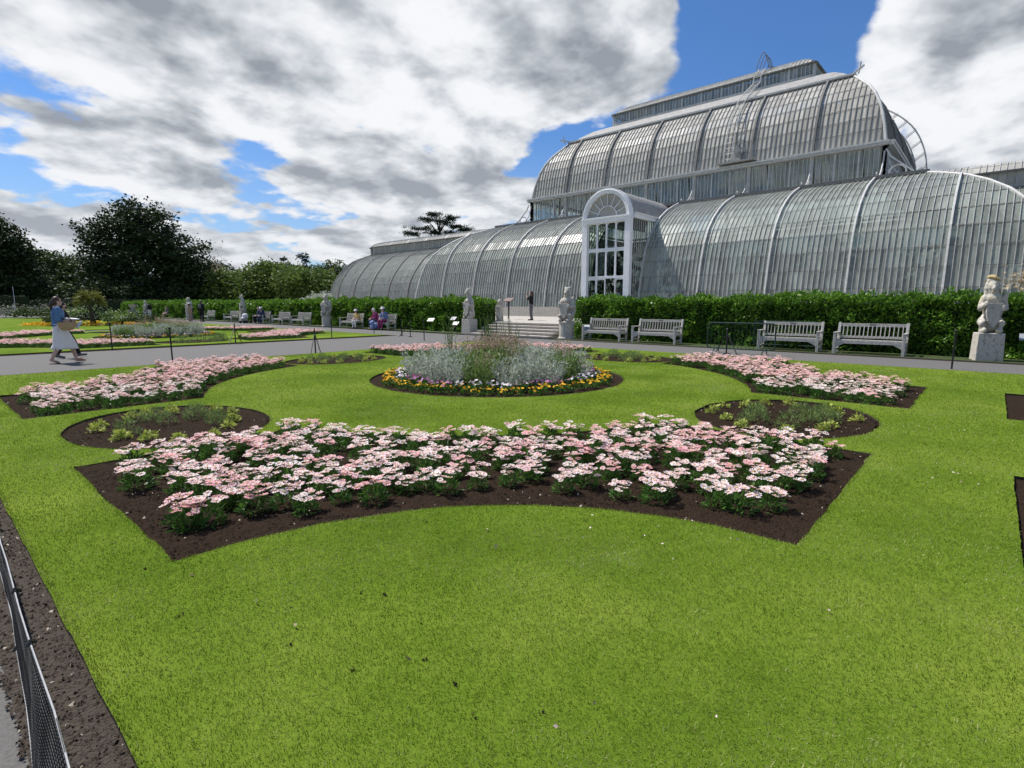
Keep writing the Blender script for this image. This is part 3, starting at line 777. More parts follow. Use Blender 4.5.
def round_bed(C, where, dense=1.0):
    cu, cv, R0 = C[0]+CIRC[0], C[1]+CIRC[1], CIRC[2]
    view = math.atan2(-cv, -cu)                          # direction back to the entrance corner
    n = int(58*dense)
    for k in range(n):
        t = 2*math.pi*k/n+random.uniform(-.03, .03); r = R0-.33+random.uniform(-.06, .06)
        put('pansy_plant', (random.choice(PF), [('blossoms', random.choice(PB['pansy_yellow']))]), cu+r*math.cos(t), cv+r*math.sin(t),
            'yellow pansy plant edging the round bed '+where, 'flower', 'yellow pansies '+where, random.uniform(.9, 1.2))
    n = int(50*dense)
    for k in range(n):
        t = 2*math.pi*k/n+random.uniform(-.04, .04); r = R0-.58+random.uniform(-.09, .09)
        m = 'pansy_white' if math.sin(t*5)+random.uniform(-.6, .6) > .1 else 'pansy_purple'
        put('pansy_plant', (random.choice(PF), [('blossoms', random.choice(PB[m]))]), cu+r*math.cos(t), cv+r*math.sin(t),
            ('white' if m == 'pansy_white' else 'purple and maroon')+' pansy plant inside the yellow ring '+where, 'flower',
            ('white' if m == 'pansy_white' else 'purple')+' pansies '+where, random.uniform(1.0, 1.35), z=.03)
    # silver shrubs in two broad drifts seen left and right, green salvias with pinkish plumes between
    pts = []; rng = np.random.default_rng(int(C[0]*10) % 97)
    for _ in range(4000):
        r = (R0-.80)*math.sqrt(rng.random()); t = rng.uniform(0, 6.283); x, y = r*math.cos(t), r*math.sin(t)
        if all((x-a)**2+(y-b)**2 > .255**2 for a, b in pts): pts.append((x, y))
    for x, y in pts:
        # coordinates along and across the line of sight from the near corner
        al = x*.664+y*.748; ac = x*-.748+y*.664          # ac > 0: to the right in the photograph
        side = abs(ac) > .62 or (0.0 < ac and al < -.8) or al > .9
        hh = 1.0+.28*max(0, 1-math.hypot(x, y)/1.7)
        if (ac < -.72 and rng.random() < .85) or (ac > .32 and rng.random() < .72) or (al < -1.2 and ac > -.1):
            put('silver_shrub', (random.choice(SIL), []), cu+x, cv+y, 'silvery grey shrub in the round bed '+where, 'plant', 'silver shrubs '+where, random.uniform(.9, 1.15)*hh)
        else:
            ch = [('flower_plumes', random.choice(PLU))] if (al > -.3 and ac > -.5) or random.random() < .18 else []
            put('salvia_plant', (random.choice(SAL), ch), cu+x, cv+y, 'leafy salvia with dusty pink plumes in the round bed '+where if ch else 'plain green salvia in the round bed '+where,
                'plant', ('plumed' if ch else 'green')+' salvias '+where, random.uniform(.85, 1.1)*hh*.92)
round_bed(C1, 'on the near lawn')
# tall thin grass stalks rising from the back of the round bed
def stalks(seed):
    rng = np.random.default_rng(seed); mb = MB()
    for k in range(12):
        a = rng.uniform(0, 6.28); r = rng.uniform(0, .12); h = rng.uniform(.95, 1.35)
        mb.tube([(math.cos(a)*r, math.sin(a)*r, 0), (math.cos(a)*r*1.6, math.sin(a)*r*1.6, h*.6), (math.cos(a)*r*2.4, math.sin(a)*r*2.4, h)], [.006, .005, .003], 4, cap=False)
        for j in range(8):
            t = .45+.5*j/8; p = Vector((math.cos(a)*r*(1+1.4*t), math.sin(a)*r*(1+1.4*t), h*t)); q = p+Vector((rng.normal(0, .05), rng.normal(0, .05), .07))
            mb.tube([p, q], [.005, .002], 3, cap=False)
    me = mb.mesh('stalk_plant', col=True); me.materials.append(M['green_leaf']); return me
for (x, y, s) in ((.65, .85, 1), (.9, 1.0, 2), (1.2, .15, 3), (.3, 1.1, 4)):
    put('stalk_plant', (stalks(s), []), C1[0]+x, C1[1]+y, 'tall thin upright green stalks rising above the round bed on the near lawn', 'plant', 'tall stalks in the near round bed')

# ovals: bare soil with small lime and green plants
def lime(seed):
    V, F, C = foliage_mesh('lime_plant', 60, .10, .13, .07, .55, seed); me = npmesh('lime_plant', V, F, C); me.materials.append(M['lime_leaf']); return me
def feather(seed):
    V, F, C = foliage_mesh('feathery_plant', 260, .17, .26, .07, .14, seed); me = npmesh('feathery_plant', V, F, C); me.materials.append(M['green_leaf']); return me
LIME = [lime(s) for s in range(3)]; FEA = [feather(s) for s in range(3)]
for (su, sv), nm in (((0, -1), 'left-hand oval bed'), ((-1, 0), 'right-hand oval bed'), ((1, 0), 'oval bed by the cross path'), ((0, 1), 'oval bed below the benches')):
    rng = random.Random(5+su*3+sv); cu, cv = oval_centre(C1, su, sv); au, av = (1.06, 1.38) if su else (1.38, 1.06)
    for k in range(13):
        t = 2*math.pi*k/13+rng.uniform(-.15, .15); r = rng.uniform(.60, .80)
        put('lime_plant', (rng.choice(LIME), []), cu+au*r*math.cos(t), cv+av*r*math.sin(t), 'small lime green seedling in the '+nm, 'plant', 'lime seedlings in the '+nm, rng.uniform(.6, .85))
    for k in range(10):
        t = rng.uniform(0, 6.28); r = .55*math.sqrt(rng.random())
        put('feathery_plant', (rng.choice(FEA), []), cu+au*r*math.cos(t), cv+av*r*math.sin(t), 'feathery green young plant in the middle of the '+nm, 'plant', 'feathery plants in the '+nm, rng.uniform(.5, .9))
# ------------------------------------------------------------------ the glasshouse
S = 3.81; K0 = 1.864
def U(k): return K0+S*k
VC = 47.55; ZT = .62
GH = empty('palm_house', W(19.0, VC, 0), 0, 'huge Victorian curved iron and glass palm house with tall two-tier centre and long low wings', 'glasshouse')
GOFF = Vector(W(19.0, VC, 0))
def gobj(mb, name, mats, parent=None, col=False, smooth=False):
    """parts are modelled in world metres; shift into the thing's frame"""
    par = parent if parent is not None else GH
    me = mb.mesh(name, smooth, col) if isinstance(mb, MB) else mb
    o = link(name, me, par, mats)
    if parent is None: o.location = -GOFF
    return o

def resample(prof, step):
    # Catmull-Rom through the points, then even arc-length
    P = [Vector((d, z)) for d, z in prof]; Q = [P[0]*2-P[1]]+P+[P[-1]*2-P[-2]]; out = []
    for i in range(1, len(Q)-2):
        for k in range(16):
            t = k/16; a, b, c, d = Q[i-1], Q[i], Q[i+1], Q[i+2]
            out.append(.5*((2*b)+(c-a)*t+(2*a-5*b+4*c-d)*t*t+(3*b-a-3*c+d)*t**3))
    out.append(P[-1]); L = [0]
    for a, b in zip(out, out[1:]): L.append(L[-1]+(b-a).length)
    n = max(2, round(L[-1]/step)); res = []; j = 0
    for k in range(n+1):
        t = L[-1]*k/n
        while j < len(L)-2 and L[j+1] < t: j += 1
        f = (t-L[j])/max(L[j+1]-L[j], 1e-9); q = out[j].lerp(out[j+1], min(max(f, 0), 1)); res.append((q.x, q.y))
    return res

def normal_of(rows, i):
    a = rows[max(i-1, 0)]; b = rows[min(i+1, len(rows)-1)]
    dx, dz = b[0]-a[0], b[1]-a[1]; l = math.hypot(dx, dz); return (-dz/l, dx/l)    # outward (-d) and up

def bay(mapf, a0, a1, ncol, rows, lims, glass, barw=.028, barmat=0, parent_name='glazing_bay', lap=True, glassmat='glass_low', bars='bar_paint'):
    """one bay of glazing: mapf(a, d, z) -> world, lims (A0, A1) hips the ends"""
    A0, A1 = lims; g = MB(); b = MB()
    def cl(a, d): return min(max(a, A0+d), A1-d)
    xs = [a0+(a1-a0)*j/ncol for j in range(ncol+1)]
    for j in range(ncol):
        for i in range(len(rows)-1):
            (d0, z0), (d1, z1) = rows[i], rows[i+1]
            p = [cl(xs[j], d0), cl(xs[j+1], d0), cl(xs[j+1], d1), cl(xs[j], d1)]
            if abs(p[1]-p[0]) < .01 and abs(p[2]-p[3]) < .01: continue
            t = [random.gauss(0, .0035) for _ in range(3)]
            nx, nz = normal_of(rows, i)
            def pt(a, d, z, e): return mapf(a, d-nx*0+nx*e, z+nz*e)
            h = (t[0]+t[1], t[0]-t[1], t[2]-t[1], t[2]+t[1])
            g.add([pt(p[0], d0, z0, h[0]), pt(p[1], d0, z0, h[1]), pt(p[2], d1, z1, h[2]), pt(p[3], d1, z1, h[3])], [(0, 1, 2, 3)], 0, random.random())
    for x in xs[1:-1]:
        dm = min(x-A0, A1-x); prev = None
        for i, (d, z) in enumerate(rows):
            nx, nz = normal_of(rows, i)
            if d > dm:
                if prev is None: break
                q = rows[i-1]; f = (dm-q[0])/max(d-q[0], 1e-6); d, z = dm, q[1]+(z-q[1])*f
                w = barw/2; cur = [mapf(x-w, d+nx*.004, z+nz*.004), mapf(x+w, d+nx*.004, z+nz*.004), mapf(x+w, d+nx*.05, z+nz*.05), mapf(x-w, d+nx*.05, z+nz*.05)]
                b.add(prev+cur, [(0, 4, 7, 3), (3, 7, 6, 2), (2, 6, 5, 1)], 0); break
            w = barw/2; cur = [mapf(x-w, d+nx*.004, z+nz*.004), mapf(x+w, d+nx*.004, z+nz*.004), mapf(x+w, d+nx*.05, z+nz*.05), mapf(x-w, d+nx*.05, z+nz*.05)]
            if prev: b.add(prev+cur, [(0, 4, 7, 3), (3, 7, 6, 2), (2, 6, 5, 1)], 0)
            prev = cur
    if lap:
        for i in range(1, len(rows)-1):
            d, z = rows[i]; x0, x1 = cl(a0, d), cl(a1, d)
            if x1-x0 < .05: continue
            nx, nz = normal_of(rows, i); tx, tz = nz, -nx      # up the slope
            if tz < 0: tx, tz = -tx, -tz
            w = .022
            P = [mapf(x0, d-tx*w+nx*.03, z-tz*w+nz*.03), mapf(x1, d-tx*w+nx*.03, z-tz*w+nz*.03), mapf(x1, d+tx*w+nx*.03, z+tz*w+nz*.03), mapf(x0, d+tx*w+nx*.03, z+tz*w+nz*.03)]
            b.add(P, [(0, 1, 2, 3)], 1)
    o = gobj(g, parent_name, glassmat, col=True)
    if b.v: gobj(b, 'glazing_bars', [bars, 'dark_lead'], o)
    return o

def rib(mapf, a, rows, dmax=1e9, w=.10, dep=.14, mat='rib_paint', name='rib'):
    mb = MB(); pts = []
    for i, (d, z) in enumerate(rows):
        nx, nz = normal_of(rows, i)
        if d > dmax:
            q = rows[i-1]; f = (dmax-q[0])/max(d-q[0], 1e-6); pts.append((dmax, q[1]+(z-q[1])*f, nx, nz)); break
        pts.append((d, z, nx, nz))
    prev = None
    for d, z, nx, nz in pts:
        cur = [mapf(a-w/2, d-nx*.03, z-nz*.03), mapf(a+w/2, d-nx*.03, z-nz*.03), mapf(a+w/2, d+nx*dep, z+nz*dep), mapf(a-w/2, d+nx*dep, z+nz*dep)]
        if prev: mb.add(prev+cur, [(0, 4, 7, 3), (3, 7, 6, 2), (2, 6, 5, 1), (1, 5, 4, 0)], 0)
        prev = cur
    if len(pts) > 1: return gobj(mb, name, mat)
def hip(c, su, sv, rows, w=.075, mat='rib_paint'):
    """mitre rib from corner c=(u,v) running inwards along (su, sv)"""
    mb = MB(); mb.tube([W(c[0]+su*d, c[1]+sv*d, z+.03) for d, z in rows], w, 6); gobj(mb, 'rib', mat)

def sides(u0, u1, v0, v1):
    return {'front': (lambda a, d, z: W(a, v0+d, z), u0, u1), 'back': (lambda a, d, z: W(a, v1-d, z), u0, u1),
            'low': (lambda a, d, z: W(u0+d, a, z), v0, v1), 'high': (lambda a, d, z: W(u1-d, a, z), v0, v1)}

# --- lower tier of the centre
PL = [(0, 1.32), (.04, 1.9), (.72, 4.85), (1.80, 6.45), (3.45, 7.62), (5.33, 8.37)]
RL = resample(PL, .95)
LU0, LU1, LV0, LV1 = U(-1), U(10), 31.42, 2*VC-31.42
SD = sides(LU0, LU1, LV0, LV1)
for nm, (mf, A0, A1) in SD.items():
    n = 11 if nm in ('front', 'back') else 8
    for k in range(n):
        if nm == 'front' and k == 5: continue
        a0 = A0+(A1-A0)*k/n; a1 = A0+(A1-A0)*(k+1)/n
        bay(mf, a0, a1, 15 if nm in ('front', 'low') else 8, RL, (A0, A1), None)
    for k in range(1, n):
        a = A0+(A1-A0)*k/n
        rib(mf, a, RL, min(a-A0, A1-a), w=.085 if a < 18 else .07)
for cu, cv, su, sv in ((LU0, LV0, 1, 1), (LU1, LV0, -1, 1), (LU0, LV1, 1, -1), (LU1, LV1, -1, -1)): hip((cu, cv), su, sv, RL)
mb = MB()
for nm, (mf, A0, A1) in SD.items(): pass
mb.box(W((LU0+LU1)/2, LV0-.02, ZT+.2), (.35, LU1-LU0+.4, 1.02), 0); mb.box(W(LU0-.02, VC, ZT+.2), (LV1-LV0+.3, .35, 1.02), 0); mb.box(W(LU1+.02, VC, ZT+.2), (LV1-LV0+.3, .35, 1.02), 0)
gobj(mb, 'plinth', 'stone')
# gallery deck and its edge
UU0, UU1, UV0, UV1 = U(1), U(8), 39.1, 2*VC-39.1
mb = MB(); ZG = 8.37; gd = 5.33
for (ua, ub, va, vb) in ((LU0+gd, LU1-gd, LV0+gd, UV0+.1), (LU0+gd, LU1-gd, UV1-.1, LV1-gd), (LU0+gd, UU0+.1, UV0+.1, UV1-.1), (UU1-.1, LU1-gd, UV0+.1, UV1-.1)):
    mb.box(W((ua+ub)/2, (va+vb)/2, ZG+.03), (vb-va, ub-ua, .12), 0)
gobj(mb, 'gallery', 'lead')
mb = MB()
e = gd-.05
for a, b in (((LU0+e, LV0+e), (LU1-e, LV0+e)), ((LU0+e, LV0+e), (LU0+e, LV1-e)), ((LU1-e, LV0+e), (LU1-e, LV1-e)), ((LU0+e, LV1-e), (LU1-e, LV1-e))):
    mb.beam(W(*a, ZG+.10), W(*b, ZG+.10), .12, .17)
gobj(mb, 'gutter', 'dark_lead')
# --- clerestory wall
ZE = 10.7
SU = sides(UU0, UU1, UV0, UV1)
for nm, (mf, A0, A1) in SU.items():
    n = 7 if nm in ('front', 'back') else 4
    for k in range(n):
        a0 = A0+(A1-A0)*k/n; a1 = A0+(A1-A0)*(k+1)/n
        g = MB(); b = MB(); nc = 15 if nm in ('front', 'low') else 6
        for j in range(nc):
            x0, x1 = a0+(a1-a0)*j/nc, a0+(a1-a0)*(j+1)/nc
            for z0, z1 in ((ZG+.35, ZG+1.15), (ZG+1.15, ZE-.15)):
                t = random.gauss(0, .004); g.add([mf(x0, t, z0), mf(x1, -t, z0), mf(x1, -t, z1), mf(x0, t, z1)], [(0, 1, 2, 3)], 0, random.random())
        for j in range(1, nc):
            x = a0+(a1-a0)*j/nc; w = .09 if j % 5 == 0 else .035
            P = [mf(x-w/2, -.01, ZG+.3), mf(x+w/2, -.01, ZG+.3), mf(x+w/2, -.07, ZG+.3), mf(x-w/2, -.07, ZG+.3)]
            Q = [mf(x-w/2, -.01, ZE-.1), mf(x+w/2, -.01, ZE-.1), mf(x+w/2, -.07, ZE-.1), mf(x-w/2, -.07, ZE-.1)]
            b.add(P+Q, [(0, 1, 5, 4), (1, 2, 6, 5), (2, 3, 7, 6), (3, 0, 4, 7)], 0)
        P = [mf(a0+.15, -.02, ZG+.2), mf(a1-.15, -.02, ZG+.2), mf(a1-.15, -.02, ZG+.42), mf(a0+.15, -.02, ZG+.42)]; b.add(P, [(0, 1, 2, 3)], 0)
        o = gobj(g, 'clerestory_window', 'glass_clear', col=True); gobj(b, 'glazing_bars', 'rib_paint', o)
    for k in range(n+1):
        a = A0+(A1-A0)*k/n; mb = MB(); c = mf(a, 0, (ZG+ZE)/2); mb.box(c, (.22, .22, ZE-ZG), 0)
        gobj(mb, 'post', 'rib_paint')
    # S-shaped brackets from post to the rib heads of the lower tier
    if nm in ('front', 'low', 'high'):
        for k in range(n+1):
            a = A0+(A1-A0)*k/n; mb = MB(); pts = []
            for q in range(13):
                f = q/12; pts.append(mf(a, -.12-1.75*f**1.7, ZE-.35-(ZE-.35-ZG-.22)*math.sin(f*math.pi/2)))
            e = pts[-1]; pts += [mf(a, -2.02, ZG+.24), mf(a, -2.08, ZG+.36), mf(a, -1.98, ZG+.42)]
            mb.tube(pts, .045, 5); mb.tube([mf(a, -.10, ZG+.95), mf(a, -.55, ZG+.62), mf(a, -.62, ZG+.45)], .035, 5)
            gobj(mb, 'bracket', 'rib_paint')
    # eaves beam
mb = MB()
for a, b in (((UU0-.2, UV0-.15), (UU1+.2, UV0-.15)), ((UU0-.15, UV0-.2), (UU0-.15, UV1+.2)), ((UU1+.15, UV0-.2), (UU1+.15, UV1+.2)), ((UU0-.2, UV1+.15), (UU1+.2, UV1+.15))):
    mb.beam(W(*a, ZE), W(*b, ZE), .5, .13); mb.beam(W(*a, ZE+.13), W(*b, ZE+.13), .62, .12)
gobj(mb, 'eaves', 'rib_paint')
for cu, su in ((UU0, -1), (UU1, 1)):       # scrolls at the corners of the gallery
    mb = MB(); pts = []
    for k in range(17): t = 2*math.pi*k/16; pts.append(W(cu+su*(.75+.42*math.cos(t)), UV0-.3, ZG+.62+.42*math.sin(t)))
    mb.tube(pts, .05, 6, cap=False)
    pts = [W(cu+su*r_, UV0-.3, z_) for r_, z_ in ((.1, ZE-.3), (.35, ZE-.75), (.8, ZE-1.15), (1.5, ZE-1.75), (1.9, ZE-2.05))]; mb.tube(pts, .05, 6)
    gobj(mb, 'scroll_bracket', 'rib_paint')
# --- upper vault
PU = [(0, ZE+.2), (.28, 12.35), (.62, 13.4), (1.20, 14.45), (2.42, 15.76)]
RU = resample(PU, .82)
for nm, (mf, A0, A1) in SU.items():
    n = 7 if nm in ('front', 'back') else 4
    for k in range(n):
        a0 = A0+(A1-A0)*k/n; a1 = A0+(A1-A0)*(k+1)/n
        bay(mf, a0, a1, 13 if nm in ('front', 'low') else 6, RU, (A0, A1), None, .045, glassmat='glass_up', parent_name='vault_bay', bars='bar_dark')
    for k in range(1, n):
        a = A0+(A1-A0)*k/n; rib(mf, a, RU, min(a-A0, A1-a), .13, .14, 'dark_lead')
    # lead apron above, up to the lantern
    mb = MB(); q = [(2.42, 15.76), (3.1, 16.3), (3.9, 16.82), (4.9, 17.22)]
    for (d0, z0), (d1, z1) in zip(q, q[1:]): mb.add([mf(A0+d0, d0, z0), mf(A1-d0, d0, z0), mf(A1-d1, d1, z1), mf(A0+d1, d1, z1)], [(0, 1, 2, 3)], 0)
    gobj(mb, 'apron', 'lead')
    mb = MB(); mb.beam(mf(A0+2.3, 2.36, 15.86), mf(A1-2.3, 2.36, 15.86), .10, .12, 0); mb.beam(mf(A0+2.3, 2.30, 15.74), mf(A1-2.3, 2.30, 15.74), .08, .07, 1); gobj(mb, 'fascia', ['rib_paint', 'dark_lead'])
for cu, cv, su, sv in ((UU0, UV0, 1, 1), (UU1, UV0, -1, 1), (UU0, UV1, 1, -1), (UU1, UV1, -1, -1)):
    hip((cu, cv), su, sv, RU, .085)
    mb = MB(); p = Vector(W(cu+su*2.3, cv+sv*2.3, 15.9)); d = Vector(W(-su, -sv, 0)).normalized()
    mb.tube([p-d*.3, p+d*.75+Vector((0, 0, .12))], .06, 5); mb.tube([p+d*.3-Vector((0, 0, .2)), p+d*.45+Vector((0, 0, .45))], .05, 5)
    gobj(mb, 'finial', 'rib_paint')
# --- lantern on top
def lantern(u0, u1, v0, v1, zb, zt, roof, n, nf, glass='glass_lantern', hipped=True, ends=('low', 'high')):
    sd = sides(u0, u1, v0, v1)
    for nm, (mf, A0, A1) in sd.items():
        if nm in ('low', 'high') and nm not in ends: continue
        m_ = n if nm in ('front', 'back') else nf
        g = MB(); b = MB()
        for j in range(m_):
            x0, x1 = A0+(A1-A0)*j/m_, A0+(A1-A0)*(j+1)/m_; t = random.gauss(0, .004)
            g.add([mf(x0, t, zb), mf(x1, -t, zb), mf(x1, -t, zt), mf(x0, t, zt)], [(0, 1, 2, 3)], 0, random.random())
        for j in range(m_+1):
            x = A0+(A1-A0)*j/m_; w = .13 if j % 6 == 0 else .04
            b.beam(mf(x, -.04, zb), mf(x, -.04, zt), w, .06)
        b.beam(mf(A0, -.05, zb+.05), mf(A1, -.05, zb+.05), .12, .14)
        o = gobj(g, 'lantern_window', glass, col=True); gobj(b, 'glazing_bars', 'rib_paint', o)
        mb = MB(); mb.beam(mf(A0-.1, -.08, zt+.02), mf(A1+.1, -.08, zt+.02), .22, .10); gobj(mb, 'gutter', 'dark_lead')
        if hipped or nm in ('front', 'back'):
            L = (A0, A1) if hipped else (A0-99, A1+99)
            bay(mf, A0, A1, m_, resample(roof, .7), L, None, .045, parent_name='lantern_roof', glassmat='glass_up')
lantern(11.0, 27.0, 44.0, 2*VC-44.0, 17.22, 18.10, [(-.1, 18.12), (.5, 18.6), (1.5, 19.05), (3.5, 19.25)], 60, 24)

# --- wings
PW = [(0, 1.32), (.08, 2.6), (.62, 4.3), (1.72, 5.85), (3.3, 7.35), (5.95, 8.42)]
RW = resample(PW, .95); WV0 = 39.4; RADW = VC-WV0
PR = [(-.08, 9.5), (.35, 9.85), (1.0, 10.15), (2.15, 10.35)]
RR = resample(PR, .7)
for sgn in (1, -1):
    def mu(u): return u if sgn > 0 else U(9)+0.0-u+K0-0  if False else (u if sgn > 0 else (LU0+LU1)-u)
    uA, uB = LU1, LU1+7*S
    for face in ('front', 'back'):
        if face == 'front': mf = lambda a, d, z: W(mu(a), WV0+d, z)
        else: mf = lambda a, d, z: W(mu(a), 2*VC-WV0-d, z)
        for k in range(-2, 7):
            a0, a1 = uA+k*S, uA+(k+1)*S
            rows = RW if k >= 0 else [r_ for r_ in RW if r_[0] > (.9 if k == -1 else 3.2)]
            bay(mf, a0, a1, 15 if face == 'front' else 8, rows, (uA-99, uB+99), None)
            if k >= -1: rib(mf, a1, RW, w=.075, dep=.12, mat='bar_dark')  # dark rib colour stands in for shade on the rib flanks
            # lantern above
            g = MB(); b = MB(); nc = 9
            for j in range(nc):
                x0, x1 = a0+S*j/nc, a0+S*(j+1)/nc; t = random.gauss(0, .004)
                g.add([mf(x0, 5.98+t, 8.5), mf(x1, 5.98-t, 8.5), mf(x1, 5.98-t, 9.42), mf(x0, 5.98+t, 9.42)], [(0, 1, 2, 3)], 0, random.random())
                b.beam(mf(x0, 5.94, 8.5), mf(x0, 5.94, 9.42), .16 if j == 0 else (.10 if j == 5 else .04), .06)
            o = gobj(g, 'lantern_window', 'glass_up', col=True); gobj(b, 'glazing_bars', 'bar_paint', o)
            mf2 = lambda a, d, z, mf=mf: mf(a, 5.95+d, z)
            bay(mf2, a0, a1, 12, RR, (uA-99, uB+99), None, .04, parent_name='lantern_roof', glassmat='glass_up')
        mb = MB(); mb.beam(mf(uA-2*S, 5.85, 9.47), mf(uB, 5.85, 9.47), .2, .10, 0); mb.beam(mf(uA-2*S, 5.9, 8.45), mf(uB, 5.9, 8.45), .12, .10, 0)
        mb.beam(mf(uA-S, 5.3, 8.28), mf(uB, 5.3, 8.28), .06, .05, 0)
        gobj(mb, 'gutter', 'dark_lead')
    # rounded end
    nb = 7
    for k in range(nb):
        t0 = -math.pi/2+math.pi*k/nb; t1 = -math.pi/2+math.pi*(k+1)/nb
        mf = lambda a, d, z: W(mu(uB+(RADW-d)*math.cos(a)), VC+(RADW-d)*math.sin(a), z)
        g = MB(); b = MB(); nc = 13
        def strip(rows, glass, pn):
            g = MB(); b = MB()
            for j in range(nc):
                x0, x1 = t0+(t1-t0)*j/nc, t0+(t1-t0)*(j+1)/nc
                for (d0, z0), (d1, z1) in zip(rows, rows[1:]):
                    h = random.gauss(0, .003); g.add([mf(x0, d0+h, z0), mf(x1, d0-h, z0), mf(x1, d1-h, z1), mf(x0, d1+h, z1)], [(0, 1, 2, 3)], 0, random.random())
                if j: b.tube([mf(x0, d-.03, z+.02) for d, z in rows], .024, 3, cap=False)
            o = gobj(g, pn, glass, col=True); gobj(b, 'glazing_bars', 'bar_paint', o)
        strip(RW, 'glass_low', 'glazing_bay')
        strip([(5.98, 8.5), (5.98, 9.42)], 'glass_up', 'lantern_window')
        strip([(5.95+d, z) for d, z in RR], 'glass_up', 'lantern_roof')
        mb = MB(); mb.tube([mf(t0+(t1-t0)*j/6, 5.85, 9.47) for j in range(7)], .09, 5); mb.tube([mf(t0+(t1-t0)*j/6, 5.9, 8.45) for j in range(7)], .06, 5); gobj(mb, 'gutter', 'dark_lead')
        mb = MB(); mb.tube([mf(t1, d-.05, z+.04) for d, z in RW], .055, 5); gobj(mb, 'rib', 'bar_dark')  # same dark tone, shade painted into the end ribs
    mb = MB(); ulo, uhi = sorted((mu(uA), mu(uB)))
    mb.box(W((ulo+uhi)/2, WV0-.02, ZT+.2), (.35, uhi-ulo, 1.02)); gobj(mb, 'plinth', 'stone')

# --- entrance porch with its round-headed window
PV, PU0, PU1, PZ = 30.67, 17.33, 20.92, 7.0; PC = (PU0+PU1)/2; RO = (PU1-PU0)/2; FW = .40
mb = MB()
for s in (-1, 1):
    mb.box(W(PC+s*(RO-FW/2), PV, (ZT+PZ)/2-.1), (.34, FW, PZ-ZT+.2)); mb.box(W(PC+s*(RO-FW/2), PV-.05, ZT+.3), (.44, FW+.10, .7))
n = 28
for k in range(n):
    t0, t1 = math.pi*k/n, math.pi*(k+1)/n
    vs = []
    for t in (t0, t1):
        for r_ in (RO-.32, RO):
            for dv in (-.17, .17): vs.append(W(PC+r_*math.cos(t), PV+dv, PZ+r_*math.sin(t)))
    mb.add(vs, [(0, 4, 6, 2), (1, 3, 7, 5), (2, 6, 7, 3), (0, 1, 5, 4)], 0)
pts = [W(PC+(RO-.12)*math.cos(math.pi*k/n), PV-.17, PZ+(RO-.12)*math.sin(math.pi*k/n)) for k in range(n+1)]
mb.tube(pts, .05, 5)
mb.box(W(PC, PV-.02, PZ-.12), (.34, 2*RO-.1, .34))
for v_ in (-.19,):
    mb.box(W(PC, PV-.2, PZ-.02), (.10, 2*RO+.05, .09))
porch = gobj(mb, 'porch_frame', 'white_paint')
g = MB(); b = MB(); ri = RO-.32
fan = [W(PC, PV+.05, PZ)]+[W(PC+ri*math.cos(math.pi*k/24), PV+.05, PZ+ri*math.sin(math.pi*k/24)) for k in range(25)]
g.add(fan, [(0, k+1, k+2) for k in range(24)], 0)
b.tube([W(PC+.72*math.cos(math.pi*k/20), PV, PZ+.72*math.sin(math.pi*k/20)) for k in range(21)], .03, 5)
for k in range(1, 8):
    t = math.pi*k/8; b.tube([W(PC+.72*math.cos(t), PV, PZ+.72*math.sin(t)), W(PC+ri*math.cos(t), PV, PZ+ri*math.sin(t))], .026, 5)
fl = gobj(g, 'fanlight', 'glass_up', col=True); gobj(b, 'glazing_bars', 'white_paint', fl)
wu0, wu1 = PC-RO+FW, PC+RO-FW; ztop = PZ-.29
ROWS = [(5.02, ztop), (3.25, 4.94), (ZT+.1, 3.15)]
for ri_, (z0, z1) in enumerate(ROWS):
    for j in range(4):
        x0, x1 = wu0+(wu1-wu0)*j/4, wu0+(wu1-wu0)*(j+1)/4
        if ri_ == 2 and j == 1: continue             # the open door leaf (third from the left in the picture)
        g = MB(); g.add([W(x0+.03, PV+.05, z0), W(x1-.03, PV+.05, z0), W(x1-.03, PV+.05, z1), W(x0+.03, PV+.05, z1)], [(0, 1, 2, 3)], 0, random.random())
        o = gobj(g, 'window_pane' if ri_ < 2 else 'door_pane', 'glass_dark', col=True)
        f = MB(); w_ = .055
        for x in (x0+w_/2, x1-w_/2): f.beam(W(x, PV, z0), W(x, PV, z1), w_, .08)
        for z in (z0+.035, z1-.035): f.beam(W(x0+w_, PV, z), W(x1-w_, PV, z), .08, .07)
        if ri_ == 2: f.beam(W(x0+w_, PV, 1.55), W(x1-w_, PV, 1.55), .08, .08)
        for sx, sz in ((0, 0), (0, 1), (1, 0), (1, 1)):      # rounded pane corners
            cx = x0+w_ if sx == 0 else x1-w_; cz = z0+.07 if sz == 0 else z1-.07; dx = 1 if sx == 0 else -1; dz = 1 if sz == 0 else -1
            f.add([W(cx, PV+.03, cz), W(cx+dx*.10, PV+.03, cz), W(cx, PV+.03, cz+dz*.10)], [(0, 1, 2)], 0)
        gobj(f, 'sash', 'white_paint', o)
mb = MB()
for z in (4.98, 3.2): mb.box(W(PC, PV+.01, z), (.14, wu1-wu0, .07))
gobj(mb, 'transom', 'white_paint')
